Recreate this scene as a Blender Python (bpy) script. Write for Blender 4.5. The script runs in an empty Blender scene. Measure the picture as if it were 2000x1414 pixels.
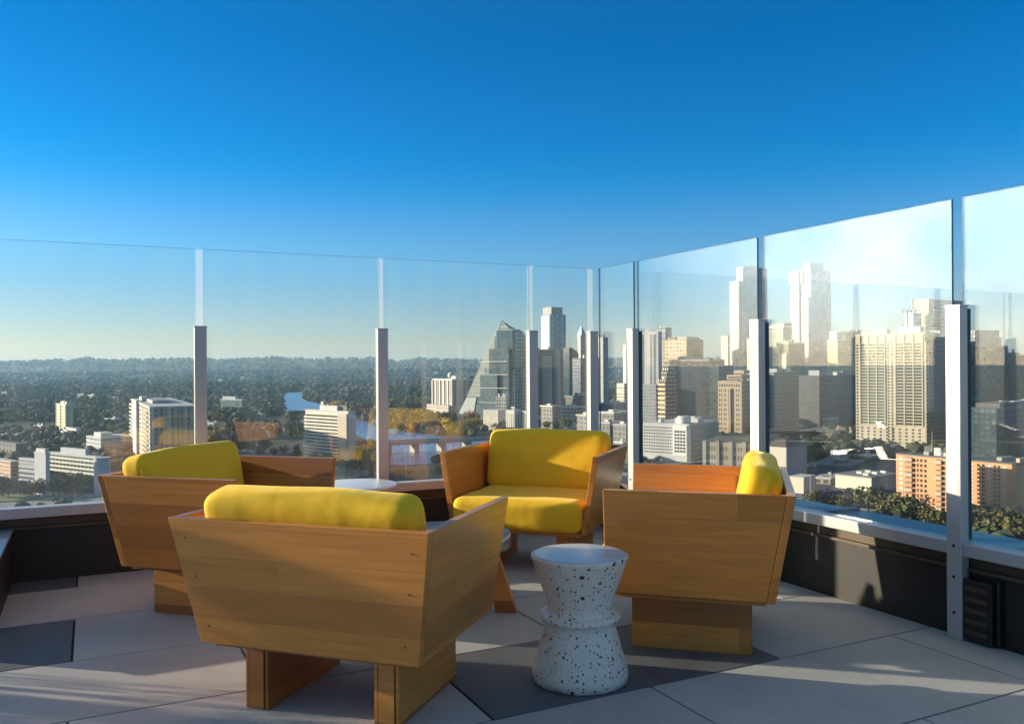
import bpy, math, random
import numpy as np
from mathutils import Vector, Matrix
R = math.radians
random.seed(7); rng = np.random.default_rng(11)
sc = bpy.context.scene
COL = sc.collection

# ------------------------------------------------------------ camera
F, HY, ER, HC = 1650.0, 714.6, 0.0063, 1.156          # focal length / horizon (in photo pixels), roll, eye height
cam = bpy.data.objects.new("camera", bpy.data.cameras.new("camera")); COL.objects.link(cam)
r_ = Vector((math.cos(ER), 0, -math.sin(ER))); u_ = Vector((math.sin(ER), 0, math.cos(ER))); b_ = Vector((0, -1, 0))
M = Matrix((r_, u_, b_)).transposed().to_4x4(); M.translation = (0, 0, HC)
cam.matrix_world = M
cam.data.sensor_width = 36; cam.data.lens = 36 * F / 2000
cam.data.shift_y = (HY - 707) / 2000
cam.data.clip_start = 0.05; cam.data.clip_end = 60000
sc.camera = cam

# ------------------------------------------------------------ world, sun, exposure
SUN_AZ, SUN_EL = R(-78), R(11.5)                        # azimuth from +Y towards +X
sd = Vector((math.sin(SUN_AZ) * math.cos(SUN_EL), math.cos(SUN_AZ) * math.cos(SUN_EL), math.sin(SUN_EL)))
W = bpy.data.worlds.new("World"); sc.world = W; W.use_nodes = True
wn, wl = W.node_tree.nodes, W.node_tree.links
for n in list(wn): wn.remove(n)
wo = wn.new("ShaderNodeOutputWorld"); bg = wn.new("ShaderNodeBackground")
sky = wn.new("ShaderNodeTexSky"); sky.sky_type = 'NISHITA'; sky.sun_disc = False
sky.sun_elevation = SUN_EL; sky.sun_rotation = SUN_AZ
sky.altitude = 200; sky.air_density = 1.0; sky.dust_density = 0.6; sky.ozone_density = 1.6
hs = wn.new("ShaderNodeHueSaturation")
wl.new(sky.outputs[0], hs.inputs['Color'])
# bright haze round the sun, low in the west (seen mirrored in the glass)
tc = wn.new("ShaderNodeTexCoord"); dt = wn.new("ShaderNodeVectorMath"); dt.operation = 'DOT_PRODUCT'
nrm = wn.new("ShaderNodeVectorMath"); nrm.operation = 'NORMALIZE'
wl.new(tc.outputs['Generated'], nrm.inputs[0]); wl.new(nrm.outputs[0], dt.inputs[0]); dt.inputs[1].default_value = sd
sz = wn.new("ShaderNodeSeparateXYZ"); wl.new(nrm.outputs[0], sz.inputs[0])
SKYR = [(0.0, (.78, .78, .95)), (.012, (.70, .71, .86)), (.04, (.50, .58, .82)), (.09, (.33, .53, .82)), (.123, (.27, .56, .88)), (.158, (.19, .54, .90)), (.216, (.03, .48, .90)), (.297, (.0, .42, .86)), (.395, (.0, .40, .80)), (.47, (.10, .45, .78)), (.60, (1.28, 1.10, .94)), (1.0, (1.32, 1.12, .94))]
def skycol(col):                                          # polarised-looking deep blue band low in the sky, unseen zenith warmed as fill light
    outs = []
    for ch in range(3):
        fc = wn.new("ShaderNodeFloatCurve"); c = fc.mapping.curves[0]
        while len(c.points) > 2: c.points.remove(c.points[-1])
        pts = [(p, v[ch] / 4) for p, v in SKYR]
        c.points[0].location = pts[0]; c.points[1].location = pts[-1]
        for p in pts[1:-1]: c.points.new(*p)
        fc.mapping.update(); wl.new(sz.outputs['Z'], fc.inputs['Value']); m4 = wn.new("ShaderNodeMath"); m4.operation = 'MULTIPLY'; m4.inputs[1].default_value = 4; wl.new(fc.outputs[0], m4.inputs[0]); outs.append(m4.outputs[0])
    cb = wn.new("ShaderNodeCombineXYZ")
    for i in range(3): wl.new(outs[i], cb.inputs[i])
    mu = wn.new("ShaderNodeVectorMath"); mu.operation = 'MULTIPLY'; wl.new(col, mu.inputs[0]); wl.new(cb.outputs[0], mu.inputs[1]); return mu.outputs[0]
mr = wn.new("ShaderNodeMapRange"); mr.inputs['From Min'].default_value = math.cos(R(17)); mr.inputs['From Max'].default_value = 1.0
wl.new(dt.outputs['Value'], mr.inputs['Value'])
nz = wn.new("ShaderNodeTexNoise"); nz.inputs['Scale'].default_value = 9; nz.inputs['Detail'].default_value = 5
wl.new(nrm.outputs[0], nz.inputs['Vector'])
pw = wn.new("ShaderNodeMath"); pw.operation = 'POWER'; pw.inputs[1].default_value = 1.3; wl.new(mr.outputs[0], pw.inputs[0])
mm = wn.new("ShaderNodeMath"); mm.operation = 'MULTIPLY'; wl.new(pw.outputs[0], mm.inputs[0]); wl.new(nz.outputs['Fac'], mm.inputs[1])
gl = wn.new("ShaderNodeVectorMath"); gl.operation = 'SCALE'; gl.inputs[0].default_value = (1.0, .90, .80)
g2 = wn.new("ShaderNodeMath"); g2.operation = 'MULTIPLY'; g2.inputs[1].default_value = 72.0; wl.new(mm.outputs[0], g2.inputs[0])
wl.new(g2.outputs[0], gl.inputs['Scale'])
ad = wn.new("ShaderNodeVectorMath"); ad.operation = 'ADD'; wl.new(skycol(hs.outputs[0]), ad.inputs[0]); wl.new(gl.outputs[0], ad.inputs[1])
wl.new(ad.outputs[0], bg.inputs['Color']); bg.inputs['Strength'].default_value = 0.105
wl.new(bg.outputs[0], wo.inputs['Surface'])
sl = bpy.data.lights.new("sun", 'SUN'); sl.energy = 5.0; sl.angle = R(0.5); sl.color = (1.0, .83, .62)
so = bpy.data.objects.new("sun", sl); COL.objects.link(so); so.rotation_euler = sd.to_track_quat('Z', 'Y').to_euler()
vs = sc.view_settings; vs.view_transform = 'Standard'; vs.look = 'None'; vs.gamma = 1; vs.exposure = 1.1; vs.use_curve_mapping = False

# ------------------------------------------------------------ helpers
def ray(px, py):
    a = (px - 1000) / F; b = (HY - py) / F
    return Vector((a * math.cos(ER) + b * math.sin(ER), 1, -a * math.sin(ER) + b * math.cos(ER)))
def on_z(px, py, z):
    d = ray(px, py); t = (z - HC) / d.z
    return Vector((d.x * t, t, z))
def z_at(px, py, D): return HC + ray(px, py).z * D

def tag(o, label=None, cat=None, group=None, kind=None):
    if label: o['label'] = label
    if cat: o['category'] = cat
    if group: o['group'] = group
    if kind: o['kind'] = kind
    return o
def empty(name, loc=(0, 0, 0), rz=0.0):
    o = bpy.data.objects.new(name, None); COL.objects.link(o); o.location = loc; o.rotation_euler = (0, 0, rz)
    o.empty_display_size = .2
    return o
def copy_tree(o, parent=None):
    c = o.copy(); COL.objects.link(c)
    if parent: c.parent = parent
    for ch in list(o.children): copy_tree(ch, c)
    return c

class MB:
    def __init__(s): s.v = []; s.f = []; s.m = []
    def quad(s, pts, mi=0):
        n = len(s.v); s.v += [tuple(p) for p in pts]; s.f.append(tuple(range(n, n + len(pts)))); s.m.append(mi)
    def hexa(s, b, t, mi=0):                              # bottom 4 (ccw from above) and top 4
        n = len(s.v); s.v += [tuple(p) for p in b] + [tuple(p) for p in t]
        for q in ((3, 2, 1, 0), (4, 5, 6, 7), (0, 1, 5, 4), (1, 2, 6, 5), (2, 3, 7, 6), (3, 0, 4, 7)):
            s.f.append(tuple(n + i for i in q)); s.m.append(mi)
        return s
    def box(s, x0, x1, y0, y1, z0, z1, mi=0):
        return s.hexa([(x0, y0, z0), (x1, y0, z0), (x1, y1, z0), (x0, y1, z0)], [(x0, y0, z1), (x1, y0, z1), (x1, y1, z1), (x0, y1, z1)], mi)
    def prism(s, poly, z0, z1, mi=0, mtop=None):
        n = len(s.v); k = len(poly)
        s.v += [(p[0], p[1], z0) for p in poly] + [(p[0], p[1], z1) for p in poly]
        s.f.append(tuple(n + k - 1 - i for i in range(k))); s.m.append(mi)
        s.f.append(tuple(n + k + i for i in range(k))); s.m.append(mi if mtop is None else mtop)
        for i in range(k):
            j = (i + 1) % k; s.f.append((n + i, n + j, n + k + j, n + k + i)); s.m.append(mi)
        return s
    def tube(s, p0, p1, r0, r1=None, k=8, mi=0):
        r1 = r0 if r1 is None else r1
        p0, p1 = Vector(p0), Vector(p1); d = (p1 - p0).normalized()
        a = d.orthogonal().normalized(); b = d.cross(a); n = len(s.v)
        for p, r in ((p0, r0), (p1, r1)):
            for i in range(k):
                t = 2 * math.pi * i / k; q = p + a * (r * math.cos(t)) + b * (r * math.sin(t)); s.v.append(tuple(q))
        for i in range(k):
            j = (i + 1) % k; s.f.append((n + i, n + j, n + k + j, n + k + i)); s.m.append(mi)
        s.f.append(tuple(n + k - 1 - i for i in range(k))); s.m.append(mi)
        s.f.append(tuple(n + k + i for i in range(k))); s.m.append(mi)
        return s
    def lathe(s, prof, k=48, mi=0, jag=None):
        n = len(s.v)
        for j, (r, z) in enumerate(prof):
            for i in range(k):
                t = 2 * math.pi * i / k; zz = z
                if jag and j == jag[0]: zz = z + jag[1][i % len(jag[1])]
                s.v.append((r * math.cos(t), r * math.sin(t), zz))
        for j in range(len(prof) - 1):
            for i in range(k):
                i2 = (i + 1) % k
                s.f.append((n + j * k + i, n + j * k + i2, n + (j + 1) * k + i2, n + (j + 1) * k + i)); s.m.append(mi)
        s.f.append(tuple(n + k - 1 - i for i in range(k))); s.m.append(mi)
        e = n + (len(prof) - 1) * k; s.f.append(tuple(e + i for i in range(k))); s.m.append(mi)
        return s
    def build(s, name, mats, parent=None, bevel=0, smooth=False, segs=2):
        me = bpy.data.meshes.new(name); me.from_pydata(s.v, [], s.f); me.validate(clean_customdata=False)
        if not isinstance(mats, (list, tuple)): mats = [mats]
        for m in mats: me.materials.append(m)
        if len(mats) > 1: me.polygons.foreach_set('material_index', s.m[:len(me.polygons)])
        me.update(); uv_m(me)
        if smooth: me.polygons.foreach_set('use_smooth', [True] * len(me.polygons))
        o = bpy.data.objects.new(name, me); COL.objects.link(o)
        if parent: o.parent = parent
        if bevel:
            m = o.modifiers.new("bevel", 'BEVEL'); m.width = bevel; m.segments = segs; m.limit_method = 'ANGLE'; m.angle_limit = R(40)
        return o
def uv_m(me):                                             # uv in metres: u along the face horizontally, v up
    L = me.uv_layers.new(name="uv"); n = len(me.loops)
    co = np.empty(len(me.vertices) * 3); me.vertices.foreach_get('co', co); co = co.reshape(-1, 3)
    li = np.empty(n, dtype=np.int32); me.loops.foreach_get('vertex_index', li)
    uv = np.empty((n, 2))
    for p in me.polygons:
        nx, ny, nz_ = p.normal; s0, t0 = p.loop_start, p.loop_total; c = co[li[s0:s0 + t0]]
        h = math.hypot(nx, ny)
        if h < .6: uv[s0:s0 + t0, 0] = c[:, 0]; uv[s0:s0 + t0, 1] = c[:, 1]
        else: uv[s0:s0 + t0, 0] = (c[:, 0] * -ny + c[:, 1] * nx) / h; uv[s0:s0 + t0, 1] = c[:, 2]
    L.data.foreach_set('uv', uv.ravel())

# ------------------------------------------------------------ materials
def newmat(name):
    m = bpy.data.materials.new(name); m.use_nodes = True; nt = m.node_tree
    b = nt.nodes['Principled BSDF']; return m, nt, b
def N(nt, t, **kw):
    n = nt.nodes.new(t)
    for k, v in kw.items(): setattr(n, k, v)
    return n
def mth(nt, op, a, b=None, c=None):
    n = nt.nodes.new("ShaderNodeMath"); n.operation = op
    for i, x in enumerate((a, b, c)):
        if x is None: continue
        if isinstance(x, (int, float)): n.inputs[i].default_value = x
        else: nt.links.new(x, n.inputs[i])
    return n.outputs[0]
def mixc(nt, f, a, b):
    n = nt.nodes.new("ShaderNodeMix"); n.data_type = 'RGBA'
    for i, x in ((0, f), (6, a), (7, b)):
        if isinstance(x, (int, float)): n.inputs[i].default_value = x
        elif isinstance(x, tuple): n.inputs[i].default_value = (*x[:3], 1)
        else: nt.links.new(x, n.inputs[i])
    return n.outputs[2]
def mottled(name, c1, c2, scale=3, rough=.7, metal=0, coord='Object', bump=0, detail=6, stretch=(1, 1, 1), spec=.5, bscale=None):
    m, nt, b = newmat(name); t = N(nt, "ShaderNodeTexCoord"); mp = N(nt, "ShaderNodeMapping"); mp.inputs['Scale'].default_value = stretch
    nt.links.new(t.outputs[coord], mp.inputs[0])
    n = N(nt, "ShaderNodeTexNoise"); n.inputs['Scale'].default_value = scale; n.inputs['Detail'].default_value = detail; n.inputs['Roughness'].default_value = .6
    nt.links.new(mp.outputs[0], n.inputs['Vector'])
    mr = N(nt, "ShaderNodeMapRange"); mr.inputs[1].default_value = .3; mr.inputs[2].default_value = .7; nt.links.new(n.outputs['Fac'], mr.inputs[0])
    nt.links.new(mixc(nt, mr.outputs[0], c1, c2), b.inputs['Base Color'])
    b.inputs['Roughness'].default_value = rough; b.inputs['Metallic'].default_value = metal; b.inputs['Specular IOR Level'].default_value = spec
    if bump:
        n2 = N(nt, "ShaderNodeTexNoise"); n2.inputs['Scale'].default_value = bscale or scale * 12; n2.inputs['Detail'].default_value = 4
        nt.links.new(mp.outputs[0], n2.inputs['Vector'])
        bp = N(nt, "ShaderNodeBump"); bp.inputs['Strength'].default_value = bump; bp.inputs['Distance'].default_value = .01
        nt.links.new(n2.outputs['Fac'], bp.inputs['Height']); nt.links.new(bp.outputs[0], b.inputs['Normal'])
    return m
def wood(name, c1, c2, c3, plank=.105):
    m, nt, b = newmat(name); t = N(nt, "ShaderNodeUVMap"); sp = N(nt, "ShaderNodeSeparateXYZ"); nt.links.new(t.outputs[0], sp.inputs[0])
    oi = N(nt, "ShaderNodeObjectInfo")
    v = mth(nt, 'MULTIPLY_ADD', oi.outputs['Random'], 7.0, sp.outputs[1])
    wob = N(nt, "ShaderNodeTexNoise"); wob.inputs['Scale'].default_value = 1.3; nt.links.new(t.outputs[0], wob.inputs['Vector'])
    row = mth(nt, 'FLOOR', mth(nt, 'DIVIDE', v, plank))
    seg = mth(nt, 'FLOOR', mth(nt, 'ADD', mth(nt, 'MULTIPLY', sp.outputs[0], .45), mth(nt, 'MULTIPLY_ADD', row, .37, .5)))
    wnz = N(nt, "ShaderNodeTexWhiteNoise", noise_dimensions='2D'); cb = N(nt, "ShaderNodeCombineXYZ"); nt.links.new(row, cb.inputs[0]); nt.links.new(seg, cb.inputs[1])
    nt.links.new(cb.outputs[0], wnz.inputs['Vector'])
    cg = N(nt, "ShaderNodeCombineXYZ"); nt.links.new(mth(nt, 'MULTIPLY', sp.outputs[0], 1.6), cg.inputs[0])
    nt.links.new(mth(nt, 'MULTIPLY_ADD', wnz.outputs['Value'], 30.0, mth(nt, 'MULTIPLY', v, 26.0)), cg.inputs[1])
    gr = N(nt, "ShaderNodeTexNoise"); gr.inputs['Scale'].default_value = 1.6; gr.inputs['Detail'].default_value = 8; gr.inputs['Roughness'].default_value = .65; gr.inputs['Distortion'].default_value = .6
    nt.links.new(cg.outputs[0], gr.inputs['Vector'])
    g = N(nt, "ShaderNodeMapRange"); g.inputs[1].default_value = .32; g.inputs[2].default_value = .72; nt.links.new(gr.outputs['Fac'], g.inputs[0])
    mr_ = N(nt, "ShaderNodeMapRange"); mr_.inputs[1].default_value = .15; mr_.inputs[2].default_value = .85; nt.links.new(wnz.outputs['Value'], mr_.inputs[0])
    base = mixc(nt, mr_.outputs[0], c1, c2)
    seam = mth(nt, 'LESS_THAN', mth(nt, 'FRACT', mth(nt, 'DIVIDE', v, plank)), .018)
    base = mixc(nt, mth(nt, 'MULTIPLY', seam, .3), base, (.10, .04, .01))
    col = mixc(nt, mth(nt, 'MULTIPLY', g.outputs[0], .5), base, c3)
    nt.links.new(col, b.inputs['Base Color']); b.inputs['Roughness'].default_value = .38
    b.inputs['Coat Weight'].default_value = .15; b.inputs['Coat Roughness'].default_value = .25
    bp = N(nt, "ShaderNodeBump"); bp.inputs['Strength'].default_value = .12; bp.inputs['Distance'].default_value = .002
    nt.links.new(gr.outputs['Fac'], bp.inputs['Height']); nt.links.new(bp.outputs[0], b.inputs['Normal'])
    return m
def facade(name, wall, glass, cw, fh, wf=.6, hf=.55, rough=.25, glass2=None, wall2=None, spec=.6, metal=0.0):
    """wall with a regular grid of windows; cw, fh = bay width and storey height in metres"""
    m, nt, b = newmat(name); t = N(nt, "ShaderNodeUVMap"); sp = N(nt, "ShaderNodeSeparateXYZ"); nt.links.new(t.outputs[0], sp.inputs[0])
    u = mth(nt, 'DIVIDE', sp.outputs[0], cw); v = mth(nt, 'DIVIDE', sp.outputs[1], fh)
    fu = mth(nt, 'ABSOLUTE', mth(nt, 'SUBTRACT', mth(nt, 'FRACT', u), .5)); fv = mth(nt, 'ABSOLUTE', mth(nt, 'SUBTRACT', mth(nt, 'FRACT', v), .5))
    mask = mth(nt, 'MULTIPLY', mth(nt, 'LESS_THAN', fu, wf / 2), mth(nt, 'LESS_THAN', fv, hf / 2))
    wz = N(nt, "ShaderNodeTexWhiteNoise", noise_dimensions='2D'); cb = N(nt, "ShaderNodeCombineXYZ")
    nt.links.new(mth(nt, 'FLOOR', u), cb.inputs[0]); nt.links.new(mth(nt, 'FLOOR', v), cb.inputs[1]); nt.links.new(cb.outputs[0], wz.inputs['Vector'])
    g = mixc(nt, wz.outputs['Value'], glass, glass2 or tuple(min(1, c * 1.9 + .02) for c in glass))
    n = N(nt, "ShaderNodeTexNoise"); n.inputs['Scale'].default_value = .12; nt.links.new(t.outputs[0], n.inputs['Vector'])
    w = mixc(nt, n.outputs['Fac'], wall, wall2 or tuple(c * .8 for c in wall))
    nt.links.new(mixc(nt, mask, w, g), b.inputs['Base Color'])
    nt.links.new(mth(nt, 'SUBTRACT', .75, mth(nt, 'MULTIPLY', mask, .75 - rough)), b.inputs['Roughness'])
    nt.links.new(mth(nt, 'MULTIPLY_ADD', mask, spec - .25, .25), b.inputs['Specular IOR Level'])
    if metal: nt.links.new(mth(nt, 'MULTIPLY', mask, metal), b.inputs['Metallic'])
    bp = N(nt, "ShaderNodeBump"); bp.inputs['Strength'].default_value = .8; bp.inputs['Distance'].default_value = .25; bp.invert = True
    nt.links.new(mask, bp.inputs['Height']); nt.links.new(bp.outputs[0], b.inputs['Normal'])
    return m

WOOD = wood("teak panels", (.68, .265, .045), (.31, .100, .016), (.22, .075, .014))
PLY = mottled("plywood edge", (.40, .20, .07), (.27, .12, .04), 30, .6, stretch=(1, 1, 8))
PLYD = mottled("dark edge strip", (.10, .055, .03), (.06, .035, .02), 20, .6)
def velvet():
    m, nt, b = newmat("yellow velvet"); t = N(nt, "ShaderNodeTexCoord")
    n = N(nt, "ShaderNodeTexNoise"); n.inputs['Scale'].default_value = 5; n.inputs['Detail'].default_value = 5; nt.links.new(t.outputs['Object'], n.inputs['Vector'])
    nt.links.new(mixc(nt, n.outputs['Fac'], (.78, .42, .006), (.90, .54, .010)), b.inputs['Base Color'])
    b.inputs['Roughness'].default_value = .85; b.inputs['Sheen Weight'].default_value = .35; b.inputs['Sheen Roughness'].default_value = .35; b.inputs['Sheen Tint'].default_value = (1, .85, .35, 1)
    n2 = N(nt, "ShaderNodeTexNoise"); n2.inputs['Scale'].default_value = 3.2; n2.inputs['Detail'].default_value = 3; nt.links.new(t.outputs['Object'], n2.inputs['Vector'])
    n3 = N(nt, "ShaderNodeTexNoise"); n3.inputs['Scale'].default_value = 420; nt.links.new(t.outputs['Object'], n3.inputs['Vector'])
    bp = N(nt, "ShaderNodeBump"); bp.inputs['Strength'].default_value = .55; bp.inputs['Distance'].default_value = .03; nt.links.new(n2.outputs['Fac'], bp.inputs['Height'])
    b2 = N(nt, "ShaderNodeBump"); b2.inputs['Strength'].default_value = .25; b2.inputs['Distance'].default_value = .001; nt.links.new(n3.outputs['Fac'], b2.inputs['Height']); nt.links.new(bp.outputs[0], b2.inputs['Normal'])
    nt.links.new(b2.outputs[0], b.inputs['Normal']); return m
VELVET = velvet()
def terrazzo():
    m, nt, b = newmat("terrazzo"); t = N(nt, "ShaderNodeTexCoord"); col = (.70, .66, .60)
    cur = None
    n = N(nt, "ShaderNodeTexNoise"); n.inputs['Scale'].default_value = 6; n.inputs['Detail'].default_value = 6; nt.links.new(t.outputs['Object'], n.inputs['Vector'])
    cur = mixc(nt, n.outputs['Fac'], (.84, .73, .61), (.70, .60, .50))
    for sc_, th, keep, c in ((46, .34, .84, (.10, .07, .055)), (74, .36, .76, (.16, .08, .05)), (140, .36, .66, (.26, .19, .15)), (26, .30, .88, (.06, .05, .045)), (50, .32, .84, (.36, .17, .10))):
        v = N(nt, "ShaderNodeTexVoronoi"); v.inputs['Scale'].default_value = sc_; nt.links.new(t.outputs['Object'], v.inputs['Vector'])
        n4 = N(nt, "ShaderNodeTexNoise"); n4.inputs['Scale'].default_value = sc_ * 2.5; nt.links.new(t.outputs['Object'], n4.inputs['Vector'])
        d = mth(nt, 'MULTIPLY_ADD', n4.outputs['Fac'], .28, v.outputs['Distance'])
        sx = N(nt, "ShaderNodeSeparateColor"); nt.links.new(v.outputs['Color'], sx.inputs[0])
        mk = mth(nt, 'MULTIPLY', mth(nt, 'LESS_THAN', d, th + .06), mth(nt, 'GREATER_THAN', sx.outputs[0], keep))
        cur = mixc(nt, mk, cur, c)
    nt.links.new(cur, b.inputs['Base Color']); b.inputs['Roughness'].default_value = .42
    n5 = N(nt, "ShaderNodeTexNoise"); n5.inputs['Scale'].default_value = 90; nt.links.new(t.outputs['Object'], n5.inputs['Vector'])
    bp = N(nt, "ShaderNodeBump"); bp.inputs['Strength'].default_value = .2; bp.inputs['Distance'].default_value = .003; nt.links.new(n5.outputs['Fac'], bp.inputs['Height']); nt.links.new(bp.outputs[0], b.inputs['Normal'])
    return m
TERRAZZO = terrazzo()
ALU = mottled("painted aluminium", (.49, .47, .45), (.44, .42, .41), 4, .38, .25, bump=.03, stretch=(1, 1, .2))
GASKET = mottled("black gasket", (.012, .014, .016), (.02, .02, .02), 10, .5)
BLACKP = mottled("black painted panel", (.010, .0085, .0085), (.016, .013, .012), 2.5, .5, bump=.05)
LEDGE = mottled("brown metal ledge", (.085, .058, .035), (.06, .04, .025), 5, .5, .2)
STEELTOP = mottled("brushed steel", (.40, .41, .43), (.32, .33, .35), 8, .34, .85, stretch=(1, 8, 1))
WHITEP = mottled("white lacquer", (.78, .78, .80), (.72, .72, .74), 3, .3)
BLUEM = mottled("blue grey coping", (.045, .13, .20), (.06, .16, .235), 1.2, .35, .2)
def glassmat():
    m, nt, b = newmat("clear glass"); nt.nodes.remove(b); out = nt.nodes['Material Output']
    tr = N(nt, "ShaderNodeBsdfTransparent"); tr.inputs[0].default_value = (.955, .985, .975, 1)
    gs = N(nt, "ShaderNodeBsdfGlossy"); gs.inputs['Roughness'].default_value = .0; gs.inputs['Color'].default_value = (1, 1, 1, 1)
    ge = N(nt, "ShaderNodeNewGeometry"); dp = N(nt, "ShaderNodeVectorMath", operation='DOT_PRODUCT'); nt.links.new(ge.outputs['Incoming'], dp.inputs[0]); nt.links.new(ge.outputs['Normal'], dp.inputs[1])
    fr = mth(nt, 'MULTIPLY_ADD', mth(nt, 'POWER', mth(nt, 'SUBTRACT', 1.0, mth(nt, 'ABSOLUTE', dp.outputs['Value'])), 5.0), .93, .045)
    mx = N(nt, "ShaderNodeMixShader"); nt.links.new(fr, mx.inputs[0]); nt.links.new(tr.outputs[0], mx.inputs[1]); nt.links.new(gs.outputs[0], mx.inputs[2])
    df = N(nt, "ShaderNodeBsdfDiffuse"); df.inputs[0].default_value = (.8, .8, .78, 1); tl = N(nt, "ShaderNodeBsdfTranslucent"); tl.inputs[0].default_value = (.8, .8, .78, 1)
    ds = N(nt, "ShaderNodeMixShader"); ds.inputs[0].default_value = .5; nt.links.new(df.outputs[0], ds.inputs[1]); nt.links.new(tl.outputs[0], ds.inputs[2])
    t = N(nt, "ShaderNodeTexCoord"); mp = N(nt, "ShaderNodeMapping"); mp.inputs['Scale'].default_value = (6, 6, .5); nt.links.new(t.outputs['Object'], mp.inputs[0])
    n = N(nt, "ShaderNodeTexNoise"); n.inputs['Scale'].default_value = 1.5; n.inputs['Detail'].default_value = 5; nt.links.new(mp.outputs[0], n.inputs['Vector'])
    mr = N(nt, "ShaderNodeMapRange"); mr.inputs[1].default_value = .4; mr.inputs[2].default_value = .75; mr.inputs[3].default_value = .008; mr.inputs[4].default_value = .03; nt.links.new(n.outputs['Fac'], mr.inputs[0])
    m2 = N(nt, "ShaderNodeMixShader"); nt.links.new(mr.outputs[0], m2.inputs[0]); nt.links.new(mx.outputs[0], m2.inputs[1]); nt.links.new(ds.outputs[0], m2.inputs[2])
    nt.links.new(m2.outputs[0], out.inputs[0]); return m
GLASS = glassmat()
def sealmat():
    m, nt, b = newmat("milky joint strip"); nt.nodes.remove(b); out = nt.nodes['Material Output']
    tr = N(nt, "ShaderNodeBsdfTransparent"); df = N(nt, "ShaderNodeBsdfDiffuse"); df.inputs[0].default_value = (.85, .87, .88, 1); tl = N(nt, "ShaderNodeBsdfTranslucent"); tl.inputs[0].default_value = (.85, .87, .88, 1)
    a = N(nt, "ShaderNodeMixShader"); a.inputs[0].default_value = .5; nt.links.new(df.outputs[0], a.inputs[1]); nt.links.new(tl.outputs[0], a.inputs[2])
    c = N(nt, "ShaderNodeMixShader"); c.inputs[0].default_value = .16; nt.links.new(tr.outputs[0], c.inputs[1]); nt.links.new(a.outputs[0], c.inputs[2]); nt.links.new(c.outputs[0], out.inputs[0]); return m
SEAL = sealmat()
GEDGE = mottled("green glass edge", (.05, .15, .15), (.08, .20, .20), 5, .1)

# ------------------------------------------------------------ terrace: floor, parapets, glass screen
RP, RD = Vector((1.864, 3.651, 0)), Vector((.44782, -.89412, 0)); RN = Vector((.89412, .44782, 0))     # right wall: point, along, outward
LP, LD = Vector((-2.422, 4.702, 0)), Vector((.9057, .42391, 0)); LN = Vector((-.42391, .9057, 0))       # left wall
CORNER = Vector((.6236, 6.1275, 0))
def wall_frame(P, D, Nn):
    # object matrix: local x = along, y = outward, z up
    z = Vector((0, 0, 1)); m = Matrix((D, z.cross(D), z)).transposed().to_4x4(); m.translation = P; return m
ML = wall_frame(LP, LD, LN)              # outward = +y
MR = wall_frame(RP, -RD, RN)             # local x runs to the corner ; z x (-RD) = ?
ysign = 1 if (MR.to_3x3() @ Vector((0, 1, 0))).dot(RN) > 0 else -1
assert ysign == -1 or ysign == 1
if ysign < 0: MR = wall_frame(RP, RD, RN)
RS = (MR.to_3x3() @ Vector((1, 0, 0))).dot(RD)         # +1 if local x = RD

# pavers, 1.247 x 0.633 m in running bond
def tiles():
    m, nt, b = newmat("grey concrete paver"); t = N(nt, "ShaderNodeTexCoord"); g = N(nt, "ShaderNodeNewGeometry")
    n = N(nt, "ShaderNodeTexNoise"); n.inputs['Scale'].default_value = 2.2; n.inputs['Detail'].default_value = 8; nt.links.new(t.outputs['Object'], n.inputs['Vector'])
    n2 = N(nt, "ShaderNodeTexNoise"); n2.inputs['Scale'].default_value = 140; n2.inputs['Detail'].default_value = 3; nt.links.new(t.outputs['Object'], n2.inputs['Vector'])
    c = mixc(nt, g.outputs['Random Per Island'], (.39, .375, .365), (.48, .46, .445))
    mr = N(nt, "ShaderNodeMapRange"); mr.inputs[1].default_value = .35; mr.inputs[2].default_value = .7; nt.links.new(n.outputs['Fac'], mr.inputs[0])
    c = mixc(nt, mth(nt, 'MULTIPLY', mr.outputs[0], .55), c, (.28, .26, .245))
    mr2 = N(nt, "ShaderNodeMapRange"); mr2.inputs[1].default_value = .55; mr2.inputs[2].default_value = .75; nt.links.new(n2.outputs['Fac'], mr2.inputs[0])
    c = mixc(nt, mth(nt, 'MULTIPLY', mr2.outputs[0], .5), c, (.16, .15, .14))
    nt.links.new(c, b.inputs['Base Color']); b.inputs['Roughness'].default_value = .7
    bp = N(nt, "ShaderNodeBump"); bp.inputs['Strength'].default_value = .25; bp.inputs['Distance'].default_value = .002; nt.links.new(n2.outputs['Fac'], bp.inputs['Height']); nt.links.new(bp.outputs[0], b.inputs['Normal'])
    return m
PAVER = tiles()
DARKP = mottled("dark slate paver", (.085, .088, .098), (.12, .118, .125), 4, .6, bump=.2, bscale=140)
JOINT = mottled("joint bed", (.03, .028, .03), (.04, .04, .04), 10, .9)
ua = R(26.5); U = Vector((math.cos(ua), math.sin(ua), 0)); V = Vector((-math.sin(ua), math.cos(ua), 0))
def clip(poly, n, d):                                      # keep n.p <= d
    out = []
    for i in range(len(poly)):
        a, b = poly[i], poly[(i + 1) % len(poly)]; da, db = n.dot(a) - d, n.dot(b) - d
        if da <= 0: out.append(a)
        if (da < 0) != (db < 0) and da != db: out.append(a + (b - a) * (da / (da - db)))
    return out
dark = {(-2, 0), (0, 1), (3, 1), (5, 0), (2, 3), (7, 2), (-4, 3), (3, 5)}
DARKSET = set()
mt, md = MB(), MB()
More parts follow.
